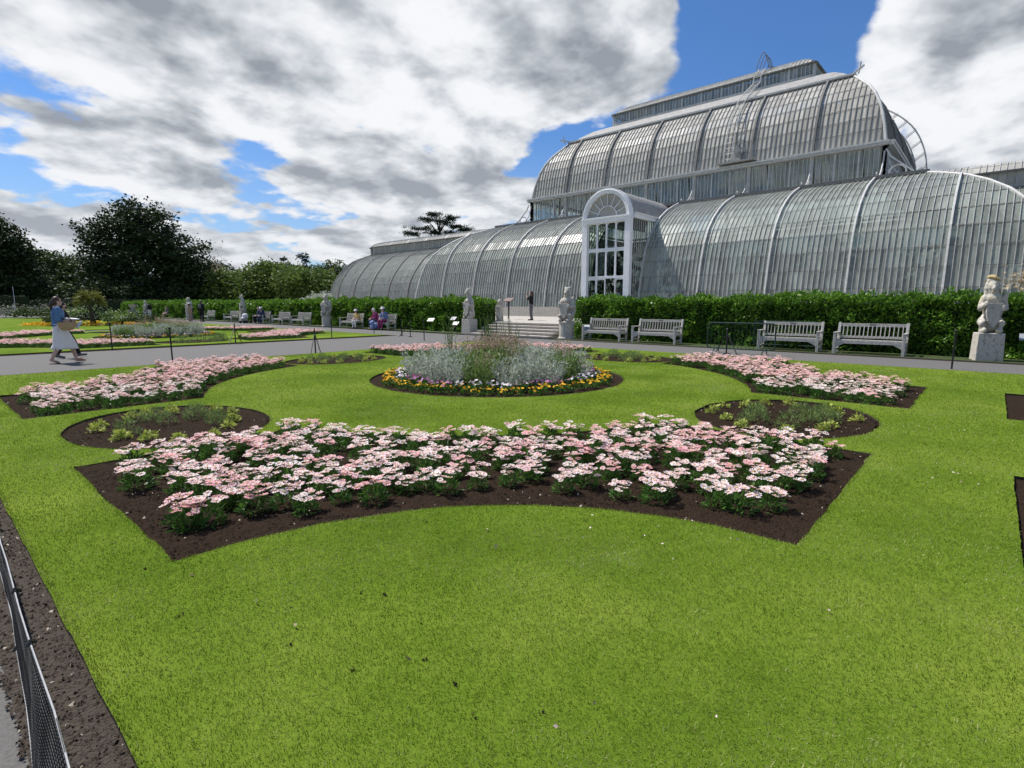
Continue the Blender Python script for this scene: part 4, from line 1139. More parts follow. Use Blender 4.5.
# flanks of the porch and its barrel roof running back into the gallery
for su in (-1, 1):
    uu = PC+su*(RO-.06); g = MB(); b = MB(); m_ = 13; vend = 34.2
    for j in range(m_):
        a0, a1 = PV+.17+(vend-PV)*j/m_, PV+.17+(vend-PV)*(j+1)/m_
        for z0, z1 in ((ZT, 2.2), (2.2, 3.8), (3.8, 5.4), (5.4, PZ-.1)): g.add([W(uu, a0, z0), W(uu, a1, z0), W(uu, a1, z1), W(uu, a0, z1)], [(0, 1, 2, 3)], 0, random.random())
        b.beam(W(uu+su*.03, a0, ZT), W(uu+su*.03, a0, PZ-.1), .05, .05)
    o = gobj(g, 'porch_flank', 'glass_dark', col=True); gobj(b, 'glazing_bars', 'bar_paint', o)
    mb = MB(); mb.beam(W(uu+su*.05, PV+.17, PZ-.02), W(uu+su*.05, 36.0, PZ-.02), .24, .26); mb.beam(W(uu+su*.12, PV+.17, PZ+.13), W(uu+su*.12, 36.0, PZ+.13), .26, .08); gobj(mb, 'cornice', 'white_paint')
mb = MB(); n = 20; nv = 12
for i in range(nv):
    for k in range(n):
        t0, t1 = math.pi*k/n, math.pi*(k+1)/n; a0, a1 = PV+.17+(39.0-PV-.17)*i/nv, PV+.17+(39.0-PV-.17)*(i+1)/nv; r_ = RO-.06
        mb.add([W(PC+r_*math.cos(t0), a0, PZ+r_*math.sin(t0)), W(PC+r_*math.cos(t1), a0, PZ+r_*math.sin(t1)), W(PC+r_*math.cos(t1), a1, PZ+r_*math.sin(t1)), W(PC+r_*math.cos(t0), a1, PZ+r_*math.sin(t0))], [(0, 1, 2, 3)], 0, random.random())
gobj(mb, 'porch_roof', 'lead', col=True)

# --- maintenance ladders and the hood on the roof
def ladder(path, side, wide, name='roof_ladder', rung=.38, r=.035, stand=None, mat='rib_paint'):
    mb = MB(); P = [Vector(p) for p in path]; sdv = Vector(side).normalized()*wide/2
    L = [p-sdv for p in P]; Rr = [p+sdv for p in P]; mb.tube(L, r, 5); mb.tube(Rr, r, 5)
    acc = 0
    for a, b in zip(P, P[1:]):
        d = (b-a).length; t = rung-acc
        while t < d: q = a.lerp(b, t/d); mb.tube([q-sdv, q+sdv], r*.6, 4); t += rung
        acc = (acc+d) % rung
    return gobj(mb, name, mat)
ul = U(3.37)
path = []
for i, (d, z) in enumerate(RU): nx, nz = normal_of(RU, i); path.append(W(ul, UV0+d+nx*.4, z+nz*.4))
path += [W(ul, UV0+3.2, 16.75), W(ul, UV0+4.5, 17.6), W(ul, UV0+4.7, 18.3), W(ul, UV0+5.6, 18.9)]
ladder(path, (0, 1, 0), .5, r=.034, mat='rib_paint')
mb = MB()
for dv in (0, .55, 1.1):
    pts = [W(ul-.45+.9*k/10, UV0+5.6+dv, 18.9+1.15*math.sin(math.pi*k/10)) for k in range(11)]; mb.tube(pts, .03, 5)
pts = [W(ul-.5, UV0+5.2, 18.8), W(ul-.5, UV0+7, 19.3)]; mb.tube(pts, .04, 5)
gobj(mb, 'ladder_hoops', 'dark_lead')
mb = MB(); mb.box(W(U(3.2), UV0-.35, ZE+.32), (.9, 2.5, .08)); 
for q in (-1.1, 0, 1.1): mb.beam(W(U(3.2)+q, UV0-.7, ZE+.3), W(U(3.2)+q, UV0-.7, ZE+1.2), .05, .05)
mb.beam(W(U(3.2)-1.1, UV0-.7, ZE+1.0), W(U(3.2)+1.1, UV0-.7, ZE+1.0), .04, .04)
gobj(mb, 'platform', 'lead')
mb = MB(); mb.box(W(U(3.22), UV0-.15, ZE+.72), (.4, .62, .75), 0, taper=.6); mb.tube([W(U(3.22), UV0-.35, ZE+1.12), W(U(3.22), UV0+.05, ZE+1.12)], .21, 12)
gobj(mb, 'hood', 'lead')
# curved gantry ladder standing off the near end of the upper vault
inner = []; outer = []
for i, (d, z) in enumerate(resample([(-.15, ZE-.2), (.1, 12.2), (.55, 13.5), (1.2, 14.6), (2.2, 15.6), (3.2, 16.3)], .5)):
    inner.append(W(UU0+.05+d*.95, UV1-1.4, z+.25)); outer.append(W(UU0-.58+d*.93, UV1-1.4, z+.75))
mb = MB(); mb.tube(inner, .06, 5); mb.tube(outer, .06, 5)
for i in range(0, len(inner), 1):
    if i % 2 == 0:
        a, b = Vector(inner[i]), Vector(outer[i]); mb.tube([a, b], .045, 4); e = Vector((0, 0, .16)); mb.tube([a+e, b+e], .03, 4)
gobj(mb, 'gantry_ladder', 'rib_paint')

# --- inside: floor and planting
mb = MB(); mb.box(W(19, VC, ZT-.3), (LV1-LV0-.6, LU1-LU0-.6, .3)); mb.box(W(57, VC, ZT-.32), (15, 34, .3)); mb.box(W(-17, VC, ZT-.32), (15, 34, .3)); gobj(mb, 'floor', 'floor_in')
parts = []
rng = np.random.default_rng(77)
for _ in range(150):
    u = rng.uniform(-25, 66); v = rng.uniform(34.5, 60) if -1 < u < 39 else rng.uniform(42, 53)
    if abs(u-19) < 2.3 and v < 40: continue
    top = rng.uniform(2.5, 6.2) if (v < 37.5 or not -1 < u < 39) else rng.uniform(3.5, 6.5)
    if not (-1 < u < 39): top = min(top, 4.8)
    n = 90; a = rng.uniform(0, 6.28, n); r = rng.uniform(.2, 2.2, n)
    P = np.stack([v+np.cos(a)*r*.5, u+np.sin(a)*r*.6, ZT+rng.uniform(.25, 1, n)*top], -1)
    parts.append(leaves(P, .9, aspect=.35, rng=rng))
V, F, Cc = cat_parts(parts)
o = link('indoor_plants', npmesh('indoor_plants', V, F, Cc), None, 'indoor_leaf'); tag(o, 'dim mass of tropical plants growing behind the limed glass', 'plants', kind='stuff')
# ------------------------------------------------------------------ terrace, steps, hedges
def slab(name, u0, u1, v0, v1, z0, z1, mat, kind='structure'):
    mb = MB(); mb.box(W((u0+u1)/2, (v0+v1)/2, (z0+z1)/2), (v1-v0, u1-u0, z1-z0)); o = mb.obj(name, mat); o['kind'] = kind; return o
slab('terrace', -45, 100, 21.3, 75, -.3, ZT, 'step')
st = empty('garden_steps', W(16.75, 18.45, 0), 0, 'broad flight of pale stone steps rising to the terrace between two statues', 'steps')
NS, TR, SU0, SU1 = 5, .40, 14.35, 19.15
for k in range(NS):
    mb = MB(); z1 = ZT*(k+1)/NS; d = (21.32-18.45)-k*TR
    mb.box((k*TR+d/2, 0, z1-ZT/NS/2), (d, SU1-SU0, ZT/NS-.045)); mb.box((k*TR+d/2-.012, 0, z1-.022), (d+.03, SU1-SU0+.02, .044))
    mb.obj('step', 'step', st, bevel=.008)
pier = empty('gate_pier', W(19.25, 20.7, .3), 0, 'short stone pier with moulded cap at the left end of the steps', 'pier')
mb = MB(); mb.box((0, 0, .55), (.36, .36, 1.1)); mb.obj('shaft', 'stone', pier, bevel=.01)
mb = MB(); mb.box((0, 0, 1.14), (.46, .46, .08)); mb.box((0, 0, 1.215), (.40, .40, .07)); mb.lathe([(.10, 1.25), (.17, 1.32), (.19, 1.42), (.12, 1.52), (.04, 1.56)], 16); mb.obj('cap', 'stone', pier, bevel=.006); pier.scale = (.72, .72, .95)
bd = empty('notice_board', W(21.6, 24.0, ZT), 0, 'dull red slanted board on a post on the terrace behind the pier', 'sign')
mb = MB(); mb.box((0, 0, 1.15), (.4, .62, .05), rot=Matrix.Rotation(-.5, 3, 'Y')); mb.obj('panel', 'red_sign', bd)
mb = MB(); mb.box((0, 0, .55), (.06, .06, 1.1)); mb.obj('post', 'black_iron', bd)

def hedge(name, u0, u1, v0, v1, h, leaf, label, n_m2, size, seed, core='hedge_core', far=0, rough=.10, split=None):
    """clipped hedge: dark twiggy core box with leaves on its faces"""
    rng = np.random.default_rng(seed)
    root = empty(name, W((u0+u1)/2, (v0+v1)/2, 0), 0, label, 'hedge'); c = np.array(W((u0+u1)/2, (v0+v1)/2, 0))
    mb = MB(); mb.box((.04, 0, (h-.13)/2), (v1-v0-.50, u1-u0-.3, h-.13)); mb.obj('stems', M[core], root)
    P = []; D = []
    def face(n, f, d):
        q = f(rng.random(n), rng.random(n)); P.append(q); D.append(np.tile(np.array(d, float), (n, 1)))
    lu, lv = u1-u0, v1-v0
    # density falls off with distance from the lawn's entrance corner
    segs = [(u0+lu*i/24, u0+lu*(i+1)/24) for i in range(24)]
    for a, b in segs:
        dist = math.hypot((a+b)/2, v0); k = min(1.0, (14/dist)**1.3); sz = 1/math.sqrt(max(k, .15))
        for area, f, d in (((b-a)*h, lambda s, t: np.stack([np.full_like(s, v0), a+(b-a)*s, h*t], -1), (-1, 0, .25)),
                           ((b-a)*lv, lambda s, t: np.stack([v0+lv*t, a+(b-a)*s, np.full_like(s, h)], -1), (0, 0, 1))):
            n = int(area*n_m2*max(k, .15))
            q = f(rng.random(n), rng.random(n)); bump = np.array([.8*mnoise.noise(Vector(x)*.7)+.8*mnoise.noise(Vector(x)*1.8)+.5*mnoise.noise(Vector(x)*4.5) for x in q])
            q = q+np.array(d)*(bump*rough+rng.normal(scale=.035, size=n))[:, None]
            dd = np.tile(np.array(d, float), (n, 1))*.6+np.array([0, 0, .35])
            P.append(np.concatenate([q, np.full((n, 1), size*sz)], 1)); D.append(dd)
        n = int((b-a)*n_m2*.42*max(k, .15))           # bushy shoulder along the front top edge
        q = np.stack([v0+.04+np.abs(rng.normal(scale=.16, size=n)), a+(b-a)*rng.random(n), h-np.abs(rng.normal(scale=.13, size=n))], -1)
        P.append(np.concatenate([q, np.full((n, 1), size*sz)], 1)); D.append(np.tile(np.array((-.6, 0, .6)), (n, 1)))
    for uu, d in ((u0, (0, -1, .2)), (u1, (0, 1, .2))):
        n = int(lv*h*n_m2*.5); q = np.stack([v0+lv*rng.random(n), np.full(n, uu)+rng.normal(scale=.05, size=n), h*rng.random(n)], -1)
        P.append(np.concatenate([q, np.full((n, 1), size)], 1)); D.append(np.tile(np.array(d, float), (n, 1)))
    P = np.concatenate(P); D = np.concatenate(D)
    V, F, C = leaves(P[:, :3]-c, P[:, 3], aspect=.6, rng=rng, dirs=D, jitter=.75)
    link('foliage', npmesh('foliage', V, F, C), root, leaf); return root
M['hedge_core'] = simple('hedge_twigs', (.010, .022, .005), (.025, .05, .010), .95, 6)
hedge('clipped_hedge', -7, 13.9, 19.85, 21.25, 1.66, 'hedge_leaf', 'leafy green clipped hedge running behind the benches to the right of the steps', 1150, .078, 3, rough=.27)
hedge('clipped_hedge', 19.75, 88, 19.85, 21.25, 1.66, 'hedge_leaf', 'long leafy green clipped hedge running away to the left of the steps', 1150, .078, 4, rough=.27)
hedge('box_hedge', 14.6, 20.6, 28.6, 29.8, 1.45, 'hedge_leaf', 'low green shrubs on the terrace behind the person, against the glasshouse wall', 500, .09, 8, rough=.3)
def yew(u0, v0, u1, v1, w, h, label, seed):
    rng = np.random.default_rng(seed); L = math.hypot(u1-u0, v1-v0); rz = math.atan2(u1-u0, v1-v0)
    root = empty('yew_hedge', W((u0+u1)/2, (v0+v1)/2, 0), rz, label, 'hedge')
    mb = MB(); mb.box((0, 0, h/2-.05), (L-.1, w-.1, h-.1)); mb.obj('stems', 'hedge_core', root)
    n = int(L*(h+w)*60); s = rng.random(n); top = s > h/(h+w); P = np.empty((n, 3)); P[:, 0] = (rng.random(n)-.5)*L
    P[:, 1] = np.where(top, (rng.random(n)-.5)*w, np.where(rng.random(n) < .5, -w/2, w/2)); P[:, 2] = np.where(top, h, rng.random(n)*h)
    P += rng.normal(scale=.04, size=P.shape); V, F, C = leaves(P, .22, rng=rng, aspect=.6); link('foliage', npmesh('foliage', V, F, C), root, 'yew_leaf')
yew(90, 24, 112, 14, 1.6, 2.1, 'dark clipped yew hedge closing the far end of the garden', 5)
yew(113, 12.5, 118, 9.5, 2.4, 2.75, 'taller dark clipped yew block at the far left of the garden', 6)
yew(119, 9, 124, 3, 1.6, 2.1, 'dark clipped yew hedge at the left edge of the photograph', 7)

# ------------------------------------------------------------------ trees
RV, FV = (-.748, .664), (.664, .748)      # (u,v) of "to the right" and "away" at the viewpoint, used to lay out crowns
def tree(name, base, lobes, leaf, label, size, nleaf, seed, trunk_r=.4, trunk_h=4, group=None, cat='tree', clump=1.0, flat=0, z0=0):
    """lobes: (right, away, z, r_across, r_up); crown = clumps of leaves inside each lobe; limbs run to the lobes"""
    rng = np.random.default_rng(seed); root = empty(name, W(base[0], base[1], z0), 0, label, cat, group)
    vol = [l[3]**2*l[4] for l in lobes]; tot = sum(vol); parts = []
    mb = MB(); mb.tube([(0, 0, -.2), (.1, .05, trunk_h*.5), (0, 0, trunk_h)], [trunk_r*1.25, trunk_r, trunk_r*.75], 8)
    for l, vv in zip(lobes, vol):
        cu, cv = l[0]*RV[0]+l[1]*FV[0], l[0]*RV[1]+l[1]*FV[1]; c = np.array((cv, cu, l[2]))
        mb.tube([(0, 0, trunk_h*.75), tuple(np.array((0, 0, trunk_h))*.5+c*.45+rng.normal(scale=.3, size=3)), tuple(c)], [trunk_r*.5, trunk_r*.28, .05], 5)
        n = int(nleaf*vv/tot); nc = max(4, int(n/45))
        d = rng.normal(size=(nc, 3)); d /= np.linalg.norm(d, axis=1)[:, None]; rr = rng.uniform(.35, 1.08, nc)**.6
        cc = c+d*rr[:, None]*np.array((l[3], l[3], l[4]))
        k = rng.integers(0, nc, n); sc = clump*min(l[3], 3.2)*.26
        P = cc[k]+rng.normal(scale=(sc, sc, sc*(.55-.35*flat)), size=(n, 3))
        P[:, 2] = np.maximum(P[:, 2], .4)
        parts.append(leaves(P, size, rng=rng, aspect=.6, flat=.45))
    mb.obj('trunk', 'bark', root, smooth=True); V, F, C = cat_parts(parts); link('crown', npmesh('crown', V, F, C), root, leaf); return root
tree('broadleaf_tree', (121, 31.5), [(0, 0, 8, 8.5, 7), (-3.5, 0, 14.2, 5.8, 4.8), (2.2, -2, 16.0, 5.0, 4.0), (6.5, 0, 10.5, 5, 5.2), (-7.8, 0, 11.8, 3.2, 3.0), (8.3, 1, 5, 4.5, 4.2), (-7, 0, 5, 5.5, 4.6), (-9.2, -2, 14.8, 1.8, 1.4), (-2, 0, 18.6, 3.4, 1.9), (11, 1, 5.5, 2.2, 3.6), (0, -4, 3.4, 9, 3.2), (-5, -3, 2.6, 6, 2.6), (6, -3, 2.6, 6, 2.6)],
     'dark_leaf', 'huge dark rounded evergreen tree towering over the far left hedge', .58, 52000, 21, .8, 6)
tree('broadleaf_tree', (128, 10.5), [(0, 0, 8, 6.5, 7), (-3, 0, 14, 4.5, 4.5), (1.5, 0, 12.5, 4, 3), (3.5, -1, 9, 3.5, 2.6), (4, 0, 4, 5, 3.6), (-1.5, 0, 17, 2.4, 2.0), (5.5, 0, 10.6, 1.6, .9), (2.8, 0, 15.4, 1.8, .7)],
     'dark_leaf', 'dark ragged cedar-like tree cut off by the left edge of the photograph', .55, 24000, 22, .6, 5)
tree('broadleaf_tree', (158, 24), [(-3, 0, 8.0, 5.5, 4.8), (2.5, 0, 6.5, 5, 4.5), (-1, -2, 11, 4, 2.8), (-8, 0, 5, 4, 3.5), (6, 0, 9, 4, 3.4)], 'mid_leaf', 'mid green rounded tree seen in the gap between the two dark trees', .6, 13000, 23, .5, 4)
tree('broadleaf_tree', (150, 20), [(0, 0, 4, 5, 3), (5, 0, 3.2, 4, 2.6), (-5, 0, 3, 4, 2.5)], 'mid_leaf', 'low olive green shrubby tree under the gap between the two dark trees', .5, 5000, 24, .3, 2)
tree('broadleaf_tree', (106.2, 46.1), [(0, 0, 4.6, 5.5, 3.6), (-6, 1, 4.2, 4.5, 3.4), (6, 0, 4.8, 5, 3.6), (2, 0, 7.2, 4, 2.2)], 'lightgreen_leaf', 'broad fresh green tree spreading behind the hedge left of the glasshouse', .55, 36000, 25, .4, 3)
tree('broadleaf_tree', (93.3, 50.9), [(0, 0, 4.2, 4.5, 3.2), (4, 0, 3.4, 3.8, 2.6), (-3, -1, 5.6, 3.6, 2.2)], 'lightgreen_leaf', 'mid green domed tree just left of the rounded wing of the glasshouse', .5, 20000, 26, .4, 3)
tree('broadleaf_tree', (143.6, 53.1), [(0, 0, 7, 5, 4.5), (-3, 0, 9.6, 3, 2.4)], 'dark_leaf', 'dark tree top showing right beside the huge evergreen', .55, 5000, 27, .4, 4)
tree('broadleaf_tree', (130, 66), [(0, 0, 4.8, 5, 4), (-6, 0, 5, 5, 4.2), (6, 0, 4.6, 5, 4), (11, 0, 4.4, 4, 4)], 'mid_leaf', 'layered mid green tree filling the skyline behind the fresh green one', .55, 22000, 51, .4, 4)
tree('bare_tree', (124, 44), [(0, 0, 10.5, 2.6, 3.2), (1.5, 0, 8.5, 2.2, 2.5)], 'dry_leaf', 'pale thin-leaved tree at the right edge of the huge evergreen', .28, 900, 28, .22, 7, cat='tree', clump=1.4)
tree('conifer', (136.2, 66.3), [(0, 0, 5, 3.2, 4), (0, 0, 9, 2.2, 3), (0, 0, 12.3, 1.2, 2)], 'cedar_leaf', 'left of the two dark pointed conifers on the skyline beyond the hedge', .5, 6000, 29, .35, 5, group='dark conifers on the skyline')
tree('conifer', (132.9, 69.3), [(0, 0, 5, 3.4, 4), (0, 0, 9, 2.6, 3.2), (.4, 0, 12.4, 1.6, 1.8)], 'cedar_leaf', 'right of the two dark pointed conifers on the skyline beyond the hedge', .5, 6500, 30, .35, 5, group='dark conifers on the skyline')
tree('broadleaf_tree', (150.5, 67), [(0, 0, 7.5, 4.4, 3.8), (4, 0, 5.5, 4, 3), (-5, 0, 5.5, 4, 3)], 'dark_leaf', 'dark round tree behind the fresh green tree on the skyline', .55, 5500, 31, .4, 4)
tree('broadleaf_tree', (112, 63.5), [(0, 0, 6, 4.4, 4.2), (3.6, 0, 8.2, 3.2, 2.4), (-4, 0, 5, 3.4, 3)], 'mid_leaf', 'dull green tree touching the rounded end of the glasshouse wing', .5, 7500, 32, .4, 4)
tree('broadleaf_tree', (168, 60), [(0, 0, 5, 9, 4.5), (9, 0, 4.5, 8, 4), (-9, 0, 4.5, 8, 4.4), (20, 0, 4.5, 9, 4), (-20, 0, 4.5, 9, 4)], 'dark_leaf', 'wide dark far tree filling the gap behind the nearer ones', .8, 16000, 33, .4, 4)
tree('flowering_shrub', (51.5, 28), [(0, 0, 1.3, .9, .6), (.9, 0, 1.5, .8, .6), (-.9, 0, 1.0, .8, .5)], 'white_bloom', 'white flowering shrub peeping over the hedge beside a statue', .16, 3500, 34, .1, .8, cat='shrub', z0=.62)
def cedar(base, label, seed):
    rng = np.random.default_rng(seed); root = empty('cedar_tree', W(base[0], base[1], 0), 0, label, 'tree'); mb = MB()
    mb.tube([(0, 0, 0), (.2, .2, 12), (.5, 0, 25)], [.9, .6, .12], 8); parts = []
    for k, (r, z, l, w) in enumerate(((-7.2, 20.4, 3.0, .5), (-4.6, 21.8, 3.6, .55), (-1.5, 20.6, 3.0, .5), (-3.4, 24.0, 2.6, .5), (-.8, 25.3, 2.2, .5), (1.4, 23.4, 3.2, .55), (3.2, 24.4, 2.2, .45), (5.0, 22.2, 3.0, .5), (7.0, 21.4, 2.4, .4), (3.0, 20.4, 3.4, .5), (0, 18.4, 4, .5), (-5, 18.6, 3, .4))):
        c = np.array((r*RV[1], r*RV[0], z)); q = np.array((0, 0, z-4.0-abs(r)*.1))
        mb.tube([tuple(q), tuple(q*.5+c*.5+np.array((0, 0, .6))), tuple(c)], [.26, .16, .04], 5)
        n = 1100; nc = 26; cc = c+rng.normal(scale=(l*.42, l*.42, w*.45), size=(nc, 3)); i = rng.integers(0, nc, n)
        parts.append(leaves(cc[i]+rng.normal(scale=(.42, .42, .16), size=(n, 3)), .42, rng=rng, aspect=.35, flat=.3))
        for j in range(7): mb.tube([tuple(c), tuple(cc[j])], [.05, .02], 4)
    mb.obj('trunk', 'bark', root, smooth=True); V, F, C = cat_parts(parts); link('crown', npmesh('crown', V, F, C), root, 'cedar_leaf')
cedar((114, 98.5), 'flat-topped dark cedar rising behind the long low wing of the glasshouse', 41)
# trees across the water behind the viewpoint, mirrored in the glass
for k, (u, v, s) in enumerate(((-12, -62, 1.0), (9, -70, .9), (28, -66, 1.1), (50, -72, .95), (-34, -66, 1.05))):
    tree('broadleaf_tree', (u, v), [(0, 0, 8*s, 7, 6*s), (5, 0, 6*s, 5, 4.5*s), (-5, 0, 7*s, 5, 5*s), (0, 0, 13*s, 5, 3.6*s)], 'mid_leaf',
         ['tall mid green tree far behind the viewpoint, across the water']*5 and 'tall mid green tree far behind the viewpoint, across the water', .9, 3500, 60+k, .5, 5, group='trees behind the viewpoint')
# dry feathery shrub behind the right-hand statue
tree('dry_shrub', (-.9, 22.2), [(0, 0, 1.75, .55, .55), (.5, 0, 1.9, .45, .5)], 'dry_leaf', 'dry feathery tan shrub rising above the hedge by the right-hand statue', .10, 900, 44, .03, .8, cat='shrub', clump=1.6, z0=.4)

# far bed with a palm, yellow edging and shrubs
def far_bed():
    cu, cv, RR_ = 50, 9.0, 3.3; n = 300
    t = RNG.uniform(0, 6.283, n); r = RR_+RNG.uniform(-.55, .3, n); P = np.stack([cv+r*np.sin(t), cu+r*np.cos(t), RNG.uniform(.06, .24, n)], -1)
    o = sheet('soil', cu-2.4, cu+2.4, cv-2.4, cv+2.4, LAWN_Z+.004, 'soil')
    V, F, C = leaves(np.repeat(P, 4, 0)+RNG.normal(scale=.10, size=(n*4, 3))*np.array((1, 1, .3)), .13, flat=.5, aspect=.8)
    o = link('yellow_flowers', npmesh('yellow_flowers', V, F, C), None, 'pansy_yellow'); tag(o, 'band of low yellow flowers edging the far palm bed', 'flowers', kind='stuff')
    # palm
    root = empty('palm_tree', W(47.4, 8.8, 0), 0, 'small shaggy yellow-green fan palm in the far yellow-edged bed', 'palm')
    mb = MB(); mb.tube([(0, 0, 0), (.05, 0, .8), (0, 0, 1.7)], [.16, .14, .12], 8); mb.obj('trunk', 'bark', root); rng = np.random.default_rng(9); parts = []
    for k in range(34):
        a = rng.uniform(0, 6.28); el = rng.uniform(-.25, 1.1); c = np.array((math.cos(a)*math.cos(el), math.sin(a)*math.cos(el), math.sin(el)*.75))
        b = np.array((0, 0, 1.75)); e = b+c*rng.uniform(.5, .85); m = 26; sp = rng.normal(scale=.42, size=(m, 3)); dr = c+sp; dr[:, 2] -= .25
        parts.append(leaves(np.tile(e, (m, 1)), .62, rng=rng, aspect=.10, dirs=dr, jitter=.1))
    V, F, C = cat_parts(parts); link('fronds', npmesh('fronds', V, F, C), root, 'palm_leaf'); root.scale = (.72, .72, .95)
    for i, (u, v, r, h, lf, lb) in enumerate(((46.5, 10.3, 1.1, 1.0, 'green_leaf', 'rounded green shrub right of the palm in the far bed'), (50, 9.4, 1.3, 1.35, 'yew_leaf', 'dark green shrub behind the palm in the far bed'),
                                    (48.2, 7.4, .9, .8, 'mid_leaf', 'low green shrub left of the palm in the far bed'), (45.0, 11.3, 1.0, .75, 'mid_leaf', 'low spreading shrub at the right end of the far palm bed'),
                                    (80, 12.3, 2.2, 1.0, 'grey_leaf', 'greyish shrub in the border before the far yew hedge'), (84, 9.5, 2.4, 1.1, 'grey_leaf', 'dull brownish grey shrub in the border before the far yew hedge'), (76, 9.8, 1.8, .9, 'mid_leaf', 'low green shrub in the border before the far yew hedge'),
                                    (88, 6.4, 2.6, 1.0, 'grey_leaf', 'wide greyish brown shrub at the left end of the far border'), (74, 13.2, 1.6, .9, 'green_leaf', 'fresh green mound at the right end of the far border'))):
        tree('shrub', (u, v), [(0, 0, h*.5, r, h*.55), (r*.6, 0, h*.4, r*.6, h*.4), (-r*.6, 0, h*.4, r*.6, h*.4)], lf, lb, .14 if u < 60 else .24, 1600, 80+i, .06, h*.4, cat='shrub')
far_bed()
round_bed(C2, 'on the far lawn', .6)
for k in range(10):
    t = RNG.uniform(0, 6.28); r = .8*math.sqrt(RNG.random()); put('feathery_plant', (random.choice(FEA), []), C2[0]-5.75+r*math.cos(t)*1.0, C2[1]+r*math.sin(t)*1.3, 'feathery green young plant in the oval bed on the far lawn', 'plant', 'feathery plants on the far lawn', 1.2)
mb = MB(); mb.tube([(0, 0, 0), (0, 0, 4.2)], [.035, .025], 6); o = mb.obj('white_pole', 'white_paint', loc=W(112, 11.6, 0)); tag(o, 'thin white pole standing before the dark trees at the far left', 'pole')

# ------------------------------------------------------------------ benches
def make_bench(label):
    t = empty('garden_bench', (0, 0, 0), 0, label, 'bench', 'teak benches along the hedge')
    Lb = 1.80
    mb = MB()
    for k in range(6): mb.box((-.02+k*.085, 0, .43-.004*k), (.068, Lb-.14, .024))
    mb.box((-.085, 0, .37), (.035, Lb-.14, .10)); mb.obj('seat', 'teak', t, bevel=.004)
    mb = MB(); rk = Matrix.Rotation(.22, 3, 'Y')
    def bk(y, h0, h1, w, th): 
        mb.beam((.455+.22*(h0-.43), y, h0), (.455+.22*(h1-.43), y, h1), w, th, up=(1, 0, 0))
    for k in range(15): bk(-Lb/2+.15+(Lb-.30)*k/14, .50, .84, .022, .058)
    for z, hh in ((.50, .07), (.86, .095)): mb.box((.455+.22*(z-.43), 0, z), (.04, Lb-.12, hh))
    mb.obj('backrest', 'teak', t, bevel=.003)
    for s in (-1, 1):
        y = s*(Lb/2-.04)
        mb = MB(); mb.box((-.09, y, .31), (.07, .075, .62)); mb.obj('leg', 'teak', t, bevel=.005)
        mb = MB(); mb.beam((.44, y, 0), (.455, y, .45), .075, .07, up=(1, 0, 0)); mb.beam((.455, y, .45), (.56, y, .93), .075, .07, up=(1, 0, 0)); mb.obj('leg', 'teak', t, bevel=.005)
        mb = MB(); mb.box((.17, y, .64), (.62, .085, .035)); mb.obj('armrest', 'teak', t, bevel=.006)
        mb = MB(); mb.box((.19, y, .355), (.50, .04, .07)); mb.box((.19, y, .14), (.50, .035, .05))
        mb.add([(-.10, y-s*.03, .32), (-.10, y-s*.26, .32), (-.10, y-s*.03, .20), (-.06, y-s*.03, .32), (-.06, y-s*.26, .32), (-.06, y-s*.03, .20)], [(0, 1, 2), (3, 5, 4), (0, 3, 4, 1), (1, 4, 5, 2), (0, 2, 5, 3)])
        mb.obj('stretcher', 'teak', t)
    mb = MB(); mb.box((.525, 0, .875), (.012, .16, .035)); mb.obj('plaque', 'dark_lead', t)
    return t
BENCH = [(11.80, 18.75, 'weathered pale bench just right of the steps, first in the row'), (9.50, 18.75, 'weathered pale bench second to the right of the steps'),
         (4.86, 18.78, 'weathered pale bench partly behind the green crowd barriers'), (2.68, 18.80, 'weathered pale bench between the barriers and the right-hand statue'),
         (30.6, 18.8, 'weathered bench with a person in yellow sitting at its end'), (27.2, 18.8, 'weathered bench hidden under the huddled pair in magenta and blue'), (37.2, 18.8, 'nearest of the weathered benches beyond the third statue, empty'), (40.3, 18.8, 'middle empty bench between the pram and the third statue'),
         (43.6, 18.8, 'bench on which the pair in dark clothes sits'), (49.6, 18.8, 'weathered empty bench just past the fourth statue'), (55, 18.8, 'far empty bench behind the two standing visitors')]
b0 = make_bench(BENCH[0][2]); b0.location = W(BENCH[0][0], BENCH[0][1], .02)
for u, v, lb in BENCH[1:]: dup(b0, W(u, v, .02), random.uniform(-.03, .03), lb)

